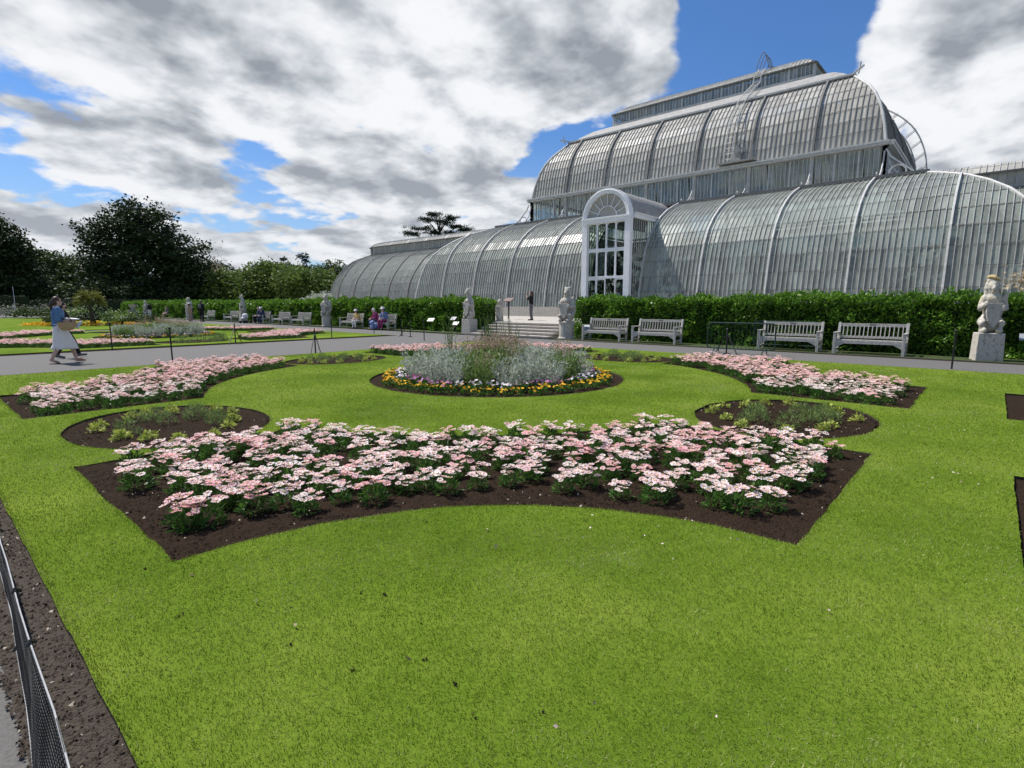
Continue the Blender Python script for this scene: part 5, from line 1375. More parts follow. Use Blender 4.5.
# ------------------------------------------------------------------ statues
def rotm(x, y, z): return Euler((x, y, z)).to_matrix()
def beast(name, label, variant, loc, rz=0, scale=1.0):
    """weathered stone heraldic beast sitting upright behind a blank shield; faces local -X"""
    t = empty(name, loc, rz, label, 'statue', 'stone beast statues along the hedge'); t.scale = (scale,)*3
    mb = MB()
    if variant == 1: mb.lathe([(.36, 0), (.36, .08), (.33, .11), (.32, .66), (.34, .70), (.34, .76)], 20)
    else:
        mb.box((0, 0, .38), (.66, .72, .76), taper=.94)
    mb.obj('pedestal', 'stone', t, bevel=.02)
    B = .76; caps = []
    lean = {0: 0, 1: .03, 2: -.04}[variant]; hy = {0: .05, 1: -.03, 2: .06}[variant]; tall = {0: 0, 1: .06, 2: .10}[variant]
    caps += [((.10, 0, B+.28), (.25, .27, .30)), ((.06, lean, B+.62), (.20, .22, .34)), ((0, lean, B+.88), (.19, .24, .18))]
    for s in (-1, 1):
        caps += [((.06, s*.20, B+.30), (-.16, s*.24, B+.24), .13, .10), ((-.14, s*.23, B+.24), (-.08, s*.23, B+.05), .09, .07), ((-.05, s*.21, B+.06), (-.25, s*.20, B+.07), .085, .075)]
        caps += [((.0, s*.23, B+.90), (-.06, s*.32, B+.64), .10, .085), ((-.06, s*.32, B+.64), (-.25, s*.22, B+.70+.05*s), .08, .06)]
        caps += [((-.25, s*.22, B+.70+.05*s), (.07, .055, .09))]
    caps += [((.02, lean, B+.95), (-.02, hy, B+1.16+tall), .15, .13), ((-.04, hy, B+1.22+tall), (.15, .145, .16)), ((-.10, hy, B+1.19+tall), (-.23, hy*1.2, B+1.15+tall), .085, .06), ((-.20, hy, B+1.10+tall), (-.13, hy, B+1.08+tall), .05, .05)]
    for s in (-1, 1): caps += [((-.02, hy+s*.10, B+1.32+tall), (.0, hy+s*.14, B+1.42+tall), .045, .02), ((-.16, hy+s*.065, B+1.235+tall), (.03, .03, .025))]
    if variant == 0:      # heavy mane, cap-like crest and a scroll at the shoulder
        for k in range(14):
            a = 2*math.pi*k/14; caps.append(((.03, hy+.15*math.cos(a), B+1.14+.20*math.sin(a)), (.08, .065, .08)))
        caps += [((.03, hy, B+1.34), (.15, .16, .07), rotm(.25, .1, 0)), ((-.10, -.27, B+.80), (-.12, -.30, B+1.12), .055, .06)]
    if variant == 1:      # folded wings / mantle
        for s in (-1, 1): caps.append(((.16, s*.20, B+.66), (.10, .13, .42), rotm(s*.12, .1, 0)))
        caps.append(((.02, hy, B+1.36+tall), (.13, .13, .05)))
    if variant == 2:
        for s in (-1, 1): caps.append(((.02, hy+s*.09, B+1.36+tall), (.06, hy+s*.16, B+1.60), .035, .018))
        caps += [((.22, .1, B+.2), (.30, .30, B+.45), .05, .04), ((.30, .30, B+.45), (.20, .34, B+.7), .04, .05)]
    blob('figure', caps, .022, 'lichen_stone' if variant == 0 else 'stone', t, disp=.014, dscale=9, smooth_it=1)
    # blank shield
    sh = [(-.20, .44), (.20, .44), (.21, .18), (.15, -.06), (0, -.24), (-.15, -.06), (-.21, .18)]; mb = MB(); n = len(sh)
    vs = [(-.30+.10*abs(y)*2*.4, y, B+.36+z*.95) for y, z in sh]+[(-.22+.10*abs(y)*2*.4, y, B+.36+z*.95) for y, z in sh]
    mb.add(vs, [tuple(range(n-1, -1, -1)), tuple(range(n, 2*n))]+[(i, (i+1) % n, n+(i+1) % n, n+i) for i in range(n)])
    mb.obj('shield', 'stone', t, bevel=.012)
    if variant == 0:
        blob('crest', [((.02, .05, B+1.40), (.17, .19, .06), rotm(.32, .12, 0)), ((.04, .06, B+1.45), (.10, .12, .06)), ((.05, -.10, B+1.05), (.10, .09, .16))], .02, 'lichen', t, disp=.012, dscale=12)
    return t
s0 = beast('beast_statue', 'broad maned stone beast statue with ochre lichen on its head at the right', 0, W(.05, 18.98, 0), .25, 1.0); s0.scale = (.84, .80, 1.0)
s1 = beast('beast_statue', 'cloaked stone beast statue on a round pedestal right of the steps', 1, W(13.72, 18.98, 0), .1, 1.0)
s2 = beast('beast_statue', 'horned stone beast statue on a square pedestal left of the steps', 2, W(19.75, 18.98, 0), .0, .98); s2.scale = (.86, .86, 1.02)
s3 = beast('beast_statue', 'third stone beast statue leftwards, standing at the left end of the glasshouse wing', 1, W(33.6, 18.98, 0), .35, .98)
s4 = dup(s2, W(47.0, 18.98, 0), -.2, 'fourth stone beast statue leftwards, between empty benches')
s5 = dup(s3, W(59.8, 18.98, 0), .1, 'fifth stone beast statue leftwards, beyond the standing visitors')
s6 = dup(s2, W(74, 18.98, 0), .5, 'farthest stone beast statue, at the far end of the hedge', scale=.86)

# ------------------------------------------------------------------ small iron and steel things
def post(u, v, label, h=.86, lights=False):
    t = empty('fence_post', W(u, v, 0), 0, label, 'post', 'thin black fence posts')
    mb = MB(); mb.tube([(0, 0, 0), (0, 0, h)], .019, 6); mb.lathe([(.0, h), (.028, h+.01), (.034, h+.035), (.02, h+.06), (.004, h+.068)], 10); mb.obj('stake', 'black_iron', t)
    mb = MB(); mb.tube([(0, -.035, h*.9), (0, .035, h*.9)], .009, 5); mb.tube([(0, -.03, h*.45), (0, .03, h*.45)], .009, 5); mb.obj('hook', 'black_iron', t); return t
post(.62, 16.25, 'thin black post on the lawn edge near the right-hand statue'); post(15.9, 4.55, 'thin black post between the left-hand flower bed and the path')
post(21.75, 4.5, 'thin black post on the far side of the path, right of the walking woman'); post(17.6, 14.3, 'thin black post where the paths cross, left of the round bed', .8); post(21.6, 12.4, 'thin black post at the edge of the far lawn', .8); post(24.0, 16.2, 'short black post at the far lawn corner by the path', .7)
def strut(u, v, rz, label, h=.74, n=2):
    t = empty('corner_post', W(u, v, 0), rz, label, 'post', 'braced black corner posts')
    mb = MB(); mb.tube([(0, 0, 0), (0, 0, h)], .022, 6); mb.lathe([(.0, h), (.03, h+.02), (.0, h+.06)], 8); mb.box((0, 0, .012), (.14, .14, .024)); mb.obj('stake', 'black_iron', t)
    for s in ((-1, 1) if n == 2 else (1,)):
        mb = MB(); mb.tube([(0, s*.62, .0), (0, s*.03, h*.82)], .014, 5); mb.obj('brace', 'black_iron', t)
    return t
strut(15.45, 8.3, R(-42), 'braced black post at the middle of the path edge before the far lawn'); strut(21.7, 8.4, R(-42), 'braced black post across the path from the near one')
strut(6.0, 16.6, R(-40), 'braced black post in front of the green barriers'); strut(21.4, 16.0, R(-40), 'braced black post at the corner of the far lawn', n=1); strut(20.2, 15.6, R(20), 'braced black post nearest the corner of the far lawn', n=1)
strut(15.5, 15.75, R(-30), 'braced black post at the foot of the steps, left one', n=1); strut(14.9, 15.8, R(150), 'braced black post at the foot of the steps, right one', n=1)
def barrier(u0, u1, v, label):
    Lg = abs(u1-u0); t = empty('crowd_barrier', W((u0+u1)/2, v, 0), random.uniform(-.05, .05), label, 'barrier', 'green steel crowd barriers')
    mb = MB(); h = .93; r = .10; z0 = .14; pts = []
    for cx, cz, a0 in ((Lg/2-r, h-r, 0), (-Lg/2+r, h-r, 90), (-Lg/2+r, z0+r, 180), (Lg/2-r, z0+r, 270)):
        for k in range(5): a = R(a0+90*k/4); pts.append((0, cx+r*math.cos(a), cz+r*math.sin(a)))
    mb.tube(pts+[pts[0]], .021, 6, cap=False); mb.obj('frame', 'green_steel', t)
    mb = MB(); n = 17
    for k in range(1, n): y = -Lg/2+Lg*k/n; mb.tube([(0, y, z0), (0, y, h)], .007, 4)
    mb.obj('bars', 'green_steel', t)
    for s in (-1, 1):
        mb = MB(); mb.tube([(-.28, s*(Lg/2-.28), .02), (-.2, s*(Lg/2-.28), .10), (0, s*(Lg/2-.28), .15), (.2, s*(Lg/2-.28), .10), (.28, s*(Lg/2-.28), .02)], .017, 5); mb.obj('foot', 'green_steel', t)
    return t
barrier(6.75, 4.75, 17.0, 'front green steel crowd barrier standing on the path'); barrier(6.2, 4.2, 19.62, 'rear green steel crowd barrier leaning behind the bench by the hedge')
def plant_label(u, v, label, h=.62, w=.34, rz=0):
    t = empty('info_sign', W(u, v, 0), rz, label, 'sign', 'small slanted garden signs')
    mb = MB(); mb.tube([(0, 0, 0), (0, 0, h)], .018, 6); mb.obj('stem', 'black_iron', t)
    mb = MB(); mb.box((-.02, 0, h+.04), (.24, w, .015), rot=Matrix.Rotation(-.75, 3, 'Y')); mb.obj('panel', 'sign_white', t); return t
plant_label(23.3, 19.45, 'leftmost of three small white slanted signs by the hedge', .62, .42, .2); plant_label(21.6, 19.6, 'middle small white sign of the three, highest on its stem', .72, .38); plant_label(21.0, 19.2, 'small white sign next to the statue left of the steps', .48, .38, .1)
plant_label(12.95, 19.35, 'small white sign between the round-pedestal statue and a bench', .5, .36, .2); plant_label(-.75, 19.3, 'small white sign at the right edge of the photograph', .62, .40)

# ------------------------------------------------------------------ low net fence along the near path
def fv(u): return min(.143+.0243*(u-1.5), .25)
t = empty('net_fence', W(1.5, .12, 0), 0, 'low black net fence on two grey cords along the near path', 'fence')
o0 = Vector(W(1.5, .12, 0)); ZTOP, ZLOW = .44, .05
def fp(u, z): return Vector(W(u, fv(u)+.012*mnoise.noise(Vector((u*2.2, z*3, 0)))-.07*max(0, (3.4-u)/2)*(1-z/.44), z-.012*abs(math.sin(u*1.9))*(z > .4)))-o0
us = [.25+.25*k for k in range(60)]
for nm, z in (('cord', ZTOP), ('cord', ZLOW)):
    mb = MB(); mb.tube([fp(u, z) for u in us], .0028, 5); mb.obj(nm, 'cord', t)
mb = MB(); nh = 21; uu = [.25+.06*k for k in range(200)]
for j in range(nh):
    z = ZLOW+(ZTOP-ZLOW)*j/(nh-1)
    for a, b in zip(uu[:110:2], uu[2:112:2]): mb.beam(fp(a, z), fp(b, z), .0025, .0025)
for k in range(360):
    u = .25+.0185*k
    for q in range(4):
        z0, z1 = ZLOW+(ZTOP-ZLOW)*q/4, ZLOW+(ZTOP-ZLOW)*(q+1)/4; mb.beam(fp(u+.012*math.sin(q+k*.3), z0), fp(u+.012*math.sin(q+1+k*.3), z1), .0025, .0025)
mb.obj('net', 'net', t)
for k in range(16):
    u = .5+.42*k+random.uniform(-.08, .08); mb = MB(); p = fp(u, ZTOP if k % 3 else ZLOW); mb.tube([p+Vector((-.012, -.01, .0)), p+Vector((.0, 0, .012)), p+Vector((.014, .012, -.004))], .006, 5); mb.obj('clip', 'black_iron', t)
for u in (5.2, 10.0, 14.8):
    mb = MB(); p = fp(u, 0); mb.tube([p, p+Vector((0, 0, .5))], .012, 6); mb.obj('stake', 'black_iron', t)
# ------------------------------------------------------------------ people
def lerp(a, b, t): return tuple(a[i]+(b[i]-a[i])*t for i in range(3))
POSES = {}
def base_pose():
    J = dict(hipc=(0, 0, .93), chest=(.01, 0, 1.28), neck=(0, 0, 1.43), head=(.025, 0, 1.575))
    for s, n in ((1, 'l'), (-1, 'r')):
        J['hip'+n] = (0, s*.09, .90); J['knee'+n] = (.02, s*.095, .49); J['ank'+n] = (-.03, s*.095, .08); J['toe'+n] = (.13, s*.11, .035)
        J['sho'+n] = (0, s*.175, 1.385); J['elb'+n] = (-.03, s*.225, 1.12); J['wri'+n] = (.05, s*.22, .88)
    return J
def pose(kind):
    J = base_pose()
    if kind == 'walk':
        J.update(hipl=(0, .09, .90), kneel=(.20, .09, .52), ankl=(.30, .09, .10), toel=(.45, .10, .075), hipr=(0, -.09, .90), kneer=(-.06, -.09, .49), ankr=(-.26, -.09, .12), toer=(-.12, -.10, .035))
        J.update(elbl=(-.14, .21, 1.14), wril=(-.02, .23, .92), elbr=(.06, -.22, 1.13), wrir=(.22, -.20, .98))
    if kind == 'carry':      # walking, forearms forward around a bag
        J.update(hipl=(0, .09, .90), kneel=(.20, .09, .52), ankl=(.30, .09, .10), toel=(.45, .10, .06), hipr=(0, -.09, .90), kneer=(-.04, -.09, .49), ankr=(-.24, -.09, .10), toer=(-.10, -.10, .035))
        J.update(elbl=(.02, .21, 1.12), wril=(.25, .14, 1.10), elbr=(-.03, -.23, 1.11), wrir=(.20, -.24, 1.04))
    if kind == 'photo':
        J.update(elbl=(.16, .22, 1.22), wril=(.28, .06, 1.47), elbr=(.16, -.22, 1.20), wrir=(.28, -.05, 1.46))
    if kind == 'sit':
        J.update(hipc=(0, 0, .52), chest=(.03, 0, .88), neck=(.04, 0, 1.04), head=(.07, 0, 1.185))
        for s, n in ((1, 'l'), (-1, 'r')):
            J['hip'+n] = (.02, s*.09, .51); J['knee'+n] = (.44, s*.11, .50); J['ank'+n] = (.42, s*.11, .09); J['toe'+n] = (.57, s*.12, .035)
            J['sho'+n] = (.02, s*.175, .99); J['elb'+n] = (.06, s*.235, .72); J['wri'+n] = (.28, s*.12, .62)
    if kind == 'huddle':
        J = pose('sit'); J.update(chest=(.10, 0, .84), neck=(.16, 0, .98), head=(.24, 0, 1.10))
        for s, n in ((1, 'l'), (-1, 'r')): J['sho'+n] = (.13, s*.175, .94); J['elb'+n] = (.22, s*.24, .68); J['wri'+n] = (.40, s*.10, .62)
    return J
def hand(J, n, s, sm):
    w = Vector(J['wri'+n]); e = Vector(J['elb'+n]); d = (w-e).normalized(); side = Vector((0, -s, 0)); side = (side-d*side.dot(d)).normalized(); up = d.cross(side)
    caps = [(tuple(w), tuple(w+d*.075), .026, .034)]
    if sm:
        for k, (o, ln) in enumerate(((-.028, .062), (-.009, .074), (.010, .070), (.028, .055))):
            a = w+d*.085+up*o; b = a+d*ln*.55+side*.010; c = b+d*ln*.30+side*.025; caps += [(tuple(a-d*.02), tuple(b), .0105, .0095), (tuple(b), tuple(c), .0095, .008)]
        a = w+d*.03+up*.03; b = a+d*.03+up*.028+side*.012; caps += [(tuple(a), tuple(b), .012, .010), (tuple(b), tuple(b+d*.028+side*.01), .010, .008)]
    else: caps.append((tuple(w+d*.08), tuple(w+d*.14+side*.02), .03, .02))
    return caps
def person(label, loc, rz, kind, height, cloth, hair='hair_brown', hairstyle='short', female=False, fine=False, skirt=None, hat=None, shoes='black_cloth', sleeves='long', backpack=None, glasses=False, mask=False, lower='trousers', group=None, voxel=None, head_turn=0):
    J = pose(kind); sc = height/1.70
    t = empty('person', loc, rz, label, 'person', group); t.scale = (sc,)*3
    v = voxel or (.010 if fine else .022); top, bottom = cloth
    H = Vector(J['head']); nk = Vector(J['neck']); ch = Vector(J['chest']); hp = Vector(J['hipc'])
    # body: one continuous surface
    caps = [((hp.x, hp.y, hp.z), (.115, .155, .12)), (tuple(hp), tuple(ch), .12, .125), (tuple(ch), (.115, .165, .13)), (tuple(nk-Vector((0, 0, .04))), tuple(H-Vector((.015, 0, .06))), .055, .05)]
    caps += [(tuple(H), (.092, .073, .112)), (tuple(H+Vector((.035, 0, -.055))), (.06, .055, .055)), (tuple(H+Vector((.088, 0, .0))), tuple(H+Vector((.103, 0, -.025))), .011, .015)]
    for s in (-1, 1): caps.append((tuple(H+Vector((0, s*.075, -.01))), (.018, .012, .03)))
    for n, s in (('l', 1), ('r', -1)):
        caps += [(J['hip'+n], J['knee'+n], .082, .056), (J['knee'+n], lerp(J['knee'+n], J['ank'+n], .35), .055, .054), (lerp(J['knee'+n], J['ank'+n], .35), J['ank'+n], .054, .036), (J['ank'+n], J['toe'+n], .036, .030)]
        caps += [(J['sho'+n], J['elb'+n], .054, .040), (J['elb'+n], J['wri'+n], .040, .027)]+hand(J, n, s, fine)
    blob('body', caps, v*.8 if fine else v, 'skin', t)
    # face details
    mb = MB()
    for s in (-1, 1): mb.box((H.x+.083, s*.030, H.z+.012), (.012, .022, .010))
    mb.obj('eyes', 'hair_black', t); mb = MB(); mb.box((H.x+.088, 0, H.z-.055), (.012, .042, .009)); mb.obj('mouth', 'magenta_cloth', t)
    # hair
    hc = [(tuple(H+Vector((-.018, 0, .018))), (.094, .081, .112)), (tuple(H+Vector((-.045, 0, -.03))), (.065, .078, .085))]
    if hairstyle == 'tail': hc += [(tuple(H+Vector((-.09, 0, .0))), tuple(H+Vector((-.13, 0, -.08))), .045, .04), (tuple(H+Vector((-.13, 0, -.08))), tuple(H+Vector((-.12, .02, -.24))), .042, .022)]
    if hairstyle == 'long': hc += [(tuple(H+Vector((-.06, 0, -.02))), tuple(H+Vector((-.07, 0, -.24))), .075, .06)]
    if hat:
        hb = MB(); c = H+Vector((-.005, 0, .055)); hb.lathe([(.17, 0), (.175, .008), (.105, .02), (.10, .09), (.08, .115), (.01, .12)], 18, tuple(c)); hb.obj('hat', hat, t, smooth=True)
    hobj = blob('hair', hc, v*.8, hair, t)
    # upper garment
    g = .016 if fine else .02
    tc_ = [(tuple(hp+Vector((0, 0, .02 if lower == 'trousers' else .05))), (.135, .172, .10)), (tuple(hp+Vector((0, 0, .05))), tuple(ch), .128+g*.3, .135+g*.3), (tuple(ch), (.128+g*.3, .182, .14)), (J['shol'], J['shor'], .068, .068)]
    for n in 'lr':
        if sleeves == 'long': tc_ += [(J['sho'+n], J['elb'+n], .064, .052), (J['elb'+n], lerp(J['elb'+n], J['wri'+n], .9), .052, .040)]
        elif sleeves == 'elbow': tc_ += [(J['sho'+n], lerp(J['sho'+n], J['elb'+n], 1.0), .068, .058), (J['elb'+n], lerp(J['elb'+n], J['wri'+n], .25), .058, .052)]
        else: tc_ += [(J['sho'+n], lerp(J['sho'+n], J['elb'+n], .55), .066, .062)]
    blob('top', tc_, v, top, t, disp=.004, dscale=14)
    if lower == 'trousers':
        bc = [(tuple(hp), (.128, .168, .12))]
        for n in 'lr': bc += [(J['hip'+n], J['knee'+n], .094, .070), (J['knee'+n], lerp(J['knee'+n], J['ank'+n], .92), .070, .056)]
        blob('trousers', bc, v, bottom, t, disp=.003, dscale=14)
    else:
        # long skirt lofted round both legs
        mb = MB(); rings = 12; nn = 28; vs = []
        z1 = .36
        for i in range(rings+1):
            f = i/rings; z = hp.z+.08+(z1-hp.z-.08)*f
            ax = .125+.02*f; ay = .165
            lx, rx = (lerp(J['hipl'], J['kneel'], min(f*1.25, 1)) if f < .8 else lerp(J['kneel'], J['ankl'], (f-.8)*1.6))[0], (lerp(J['hipr'], J['kneer'], min(f*1.25, 1)) if f < .8 else lerp(J['kneer'], J['ankr'], (f-.8)*1.6))[0]
            cx = (lx+rx)/2; ax = max(.13, abs(lx-rx)/2+.115+.01*f); ay = .175 if f < .3 else .175+.01*f
            for k in range(nn):
                a = 2*math.pi*k/nn; fold = 1+.025*f*math.sin(a*7+i*.3); vs.append((cx+ax*math.cos(a)*fold, ay*math.sin(a)*fold, z))
        fs = [(i*nn+k, (i+1)*nn+k, (i+1)*nn+(k+1) % nn, i*nn+(k+1) % nn) for i in range(rings) for k in range(nn)]
        mb.add(vs, fs); o = mb.obj('skirt', bottom, t, smooth=True); sf = o.modifiers.new('thick', 'SOLIDIFY'); sf.thickness = .008
    for n in 'lr':
        a, b = Vector(J['ank'+n]), Vector(J['toe'+n]); d = (b-a); d.z = 0; d.normalize()
        if shoes == 'sandal':
            z = b.z-.028; mb = MB(); mb.beam(a-d*.05+Vector((0, 0, z-a.z)), b+d*.04+Vector((0, 0, z-b.z)), .085, .018); mb.beam(b-d*.05+Vector((0, -.045, .02)), b-d*.05+Vector((0, .045, .02)), .03, .025); mb.obj('sandal', 'leather', t, bevel=.005)
        else:
            blob('shoe', [(tuple(a-d*.045-Vector((0, 0, .03))), tuple(b+d*.02), .048, .040), (tuple(a-Vector((0, 0, .02))), tuple(a+Vector((0, 0, .03))), .048, .046)], v, shoes, t)
    if backpack:
        blob('backpack', [(tuple(ch+Vector((-.20, 0, -.02))), (.10, .14, .19)), (tuple(ch+Vector((-.25, 0, -.08))), (.06, .11, .10))], v, backpack, t)
    if glasses:
        mb = MB()
        for s in (-1, 1): mb.box((H.x+.094, s*.032, H.z+.012), (.010, .050, .036)); mb.beam((H.x+.09, s*.06, H.z+.016), (H.x-.01, s*.078, H.z+.01), .008, .008)
        mb.box((H.x+.098, 0, H.z+.016), (.008, .02, .008)); mb.obj('sunglasses', 'hair_black', t)
    if mask: blob('face_mask', [(tuple(H+Vector((.055, 0, -.05))), (.055, .062, .045))], v*.8, 'black_cloth', t)
    return t
w = person('woman in a blue denim jacket and long cream skirt walking along the path', W(17.85, 2.62, .0), 0, 'carry', 1.70, ('denim', 'cream'), 'hair_brown', 'tail', fine=True, lower='skirt', shoes='sandal', sleeves='elbow', glasses=True)
# white collar of her blouse
bag = empty('straw_bag', W(17.85-.25, 2.62+.13, .79), 0, 'woven straw basket bag held on the walking woman\'s arm', 'bag')
mb = MB(); n = 24; prof = [(.10, 0, .05), (.17, .03, .07), (.215, .12, .085), (.235, .21, .08), (.24, .26, .07)]; vs = []
for a_, z_, b_ in prof:
    for k in range(n): vs.append((a_*math.cos(2*math.pi*k/n), b_*math.sin(2*math.pi*k/n), z_))
mb.add(vs, [(i*n+k, i*n+(k+1) % n, (i+1)*n+(k+1) % n, (i+1)*n+k) for i in range(len(prof)-1) for k in range(n)]+[tuple(range(n-1, -1, -1))]); o = mb.obj('basket', 'straw', bag, smooth=True); sf = o.modifiers.new('thick', 'SOLIDIFY'); sf.thickness = .012
mb = MB()
for s in (-1, 1): mb.tube([(-.13, s*.06, .25), (-.10, s*.04, .36), (0, s*.02, .42), (.10, s*.04, .36), (.13, s*.06, .25)], .010, 6)
mb.obj('handle', 'leather', bag); bag.scale = (.80, .85, .80); bag.location.z += .06
mb = MB(); mb.tube([(0, 0, 0), (0, 0, .15), (0, 0, .17), (0, 0, .20)], [.032, .032, .014, .014], 12); o = mb.obj('water_bottle', 'plastic_clear', loc=W(17.85-.22, 2.62+.34, .92)); tag(o, 'pale blue plastic bottle in the walking woman\'s hand', 'bottle'); o.rotation_euler = (.3, .5, 0)
mb = MB(); mb.box((0, 0, 0), (.30, .20, .018)); o = mb.obj('folded_map', 'white_cloth', loc=W(17.85-.16, 2.62+.24, 1.14)); tag(o, 'folded pale leaflet lying over the walking woman\'s arm', 'leaflet'); o.rotation_euler = (.1, .08, .2)
person('companion in black mostly hidden behind the walking woman', W(19.5, 2.98, 0), 0, 'walk', 1.58, ('black_cloth', 'black_cloth'), 'hair_black', 'short', mask=True, shoes='grey_cloth')
person('person in black top and grey trousers taking a photo above the steps', W(19.2, 23.2, ZT), R(115), 'photo', 1.62, ('black_cloth', 'grey_cloth'), 'hair_brown', 'tail', sleeves='elbow')
mb = MB(); mb.box((0, 0, 0), (.15, .012, .078)); o = mb.obj('phone', 'hair_black', loc=W(19.2+.33, 23.2-.13, ZT+1.50)); tag(o, 'dark phone held up by the person on the terrace', 'phone'); o.rotation_euler = (0, 0, R(25))
person('person in a white shirt standing in the open glasshouse door', W(18.58, 31.25, ZT+.18), R(180), 'stand', 1.72, ('white_cloth', 'black_cloth'), 'hair_black', 'short', sleeves='short')
SEAT = -.06
person('person in yellow sitting at the near end of a bench', W(29.75, 19.0, .0), R(190), 'huddle', 1.62, ('yellow_cloth', 'cream'), 'hair_brown', 'short', sleeves='short', hat='cream')
person('seated person wrapped in a magenta jacket next to the one in yellow', W(27.75, 19.0, .0), R(165), 'huddle', 1.78, ('magenta_cloth', 'navy_cloth'), 'white_cloth', 'short')
person('seated person in a pale blue jacket and white hat at the right of the group', W(26.85, 19.0, 0), R(185), 'huddle', 1.82, ('blue_cloth', 'magenta_cloth'), 'hair_black', 'short', hat='white_cloth')
blob_bag = blob('draped_bag', [((0, 0, .22), (.22, .30, .22)), ((-.05, .1, .42), (.16, .2, .16))], .02, 'blue_cloth', None, disp=.03, dscale=6, loc=W(27.3, 18.45, 0)); tag(blob_bag, 'bulky blue bag on the ground in front of the huddled pair', 'bag')
person('bench sitter in navy, left of the dark pair far along the hedge', W(43.9, 19.0, 0), R(180), 'sit', 1.75, ('navy_cloth', 'black_cloth'), 'hair_black', 'short')
person('bench sitter in a pale cap, right of the dark pair far along the hedge', W(43.2, 19.0, 0), R(195), 'huddle', 1.75, ('navy_cloth', 'navy_cloth'), 'hair_brown', 'short', hat='white_cloth')
pr = empty('pushchair', W(45.0, 18.3, 0), R(200), 'pale pushchair parked beside the dark pair on the bench', 'pushchair')
blob('seat', [((0, 0, .55), (.26, .20, .24)), ((.18, 0, .40), (.22, .17, .08))], .025, 'white_cloth', pr); mb = MB(); mb.tube([(-.2, -.2, .5), (-.5, -.2, .98), (-.5, .2, .98), (-.2, .2, .5)], .015, 6); mb.tube([(-.3, -.22, .12), (.25, -.22, .5)], .014, 5); mb.tube([(-.3, .22, .12), (.25, .22, .5)], .014, 5); mb.obj('frame', 'black_iron', pr)
for x, y in ((-.3, -.24), (-.3, .24), (.32, -.2), (.32, .2)):
    mb = MB(); mb.tube([(x, y-.02, .11), (x, y+.02, .11)], .11, 14); mb.obj('wheel', 'black_iron', pr)
person('visitor in a pale sun hat and tan clothes standing by the far statue', W(53.5, 17.0, 0), R(20), 'stand', 1.62, ('tan_cloth', 'tan_cloth'), 'hair_brown', 'long', hat='white_cloth', sleeves='elbow')
person('visitor in black with a grey backpack standing by the far statue', W(51.8, 17.4, 0), R(40), 'stand', 1.78, ('black_cloth', 'black_cloth'), 'hair_black', 'short', hat='grey_cloth', backpack='grey_cloth')
person('far visitor in a dark top sitting at the end of the hedge', W(64.5, 18.4, 0), R(190), 'sit', 1.72, ('grey_cloth', 'tan_cloth'), 'hair_black', 'short', sleeves='short')
person('far visitor in a black top and white skirted trousers at the end of the hedge', W(69, 18.0, 0), R(120), 'stand', 1.7, ('black_cloth', 'white_cloth'), 'hair_black', 'short')
person('far visitor in a white shirt and black trousers near the yew hedge', W(88, 9.0, 0), R(-20), 'stand', 1.7, ('white_cloth', 'black_cloth'), 'hair_black', 'short')
# stone urn at the far end
t = empty('stone_urn', W(72.0, 17.2, 0), 0, 'dark stone urn on a plinth at the far end of the lawn', 'urn'); mb = MB(); mb.box((0, 0, .45), (.9, .9, .9)); mb.obj('plinth', 'dark_lead', t, bevel=.02)
mb = MB(); mb.lathe([(.18, .9), (.14, 1.0), (.32, 1.2), (.42, 1.45), (.46, 1.5)], 18); mb.obj('bowl', 'stone', t)
# (direction x, y, z, angular width, amount): + piles cloud up, - opens blue sky
BANKS = [(.796, .515, .318, .007, -.22), (.869, .334, .364, .010, -.28), (.885, .244, .396, .011, -.24),
         (.765, .498, .42, .007, .16), (.80, .45, .405, .004, .08), (.561, .719, .41, .006, .16), (.501, .815, .293, .005, .13),
         (.119, .964, .239, .004, -.14), (.363, .921, .145, .004, -.10), (.455, .867, .204, .003, -.10),
         (.967, .07, .246, .030, .16), (.945, .125, .30, .004, .05), (.938, .067, .341, .006, .08), (.206, .963, .20, .05, .06), (.445, .833, .327, .06, .11), (.648, .717, .25, .020, .12), (.171, .934, .33, .04, .08)]
SKYTINT = (.44, .68, 1.0, 1)
# ------------------------------------------------------------------ camera, sun, sky
def sky_dir(x, y):
    return None
cam = bpy.data.cameras.new('camera'); cam.sensor_width = 36; cam.lens = 537.6/1024*36; cam.clip_end = 6000; cam.clip_start = .05
co = bpy.data.objects.new('camera', cam); COL.objects.link(co); co.location = (0, 0, EYE)
co.rotation_euler = (math.pi/2-.147, 0, -.844); SC.camera = co
SUN_EL, SUN_AZ = 57, -8            # azimuth from +Y towards +X
az = R(SUN_AZ); el = R(SUN_EL)
sd = Vector((math.sin(az)*math.cos(el), math.cos(az)*math.cos(el), math.sin(el)))
sl = bpy.data.lights.new('sun', 'SUN'); sl.energy = 4.8; sl.angle = R(.53); sl.color = (1, .95, .88)
so = bpy.data.objects.new('sun', sl); COL.objects.link(so); so.rotation_euler = (-sd).to_track_quat('-Z', 'Y').to_euler(); so.location = (0, 0, 60)
wd = bpy.data.worlds.new('World'); SC.world = wd; wd.use_nodes = True; nt = wd.node_tree; nt.nodes.clear(); L = nt.links
out = N(nt, 'ShaderNodeOutputWorld'); bg = N(nt, 'ShaderNodeBackground'); bg.inputs['Strength'].default_value = .1; L.new(bg.outputs[0], out.inputs[0])
sky = N(nt, 'ShaderNodeTexSky', sky_type='NISHITA', sun_disc=False); sky.sun_elevation = el; sky.sun_rotation = az; sky.air_density = 1.15; sky.dust_density = .4; sky.ozone_density = 2.5
tc = N(nt, 'ShaderNodeTexCoord'); sep = N(nt, 'ShaderNodeSeparateXYZ'); L.new(tc.outputs['Generated'], sep.inputs[0])
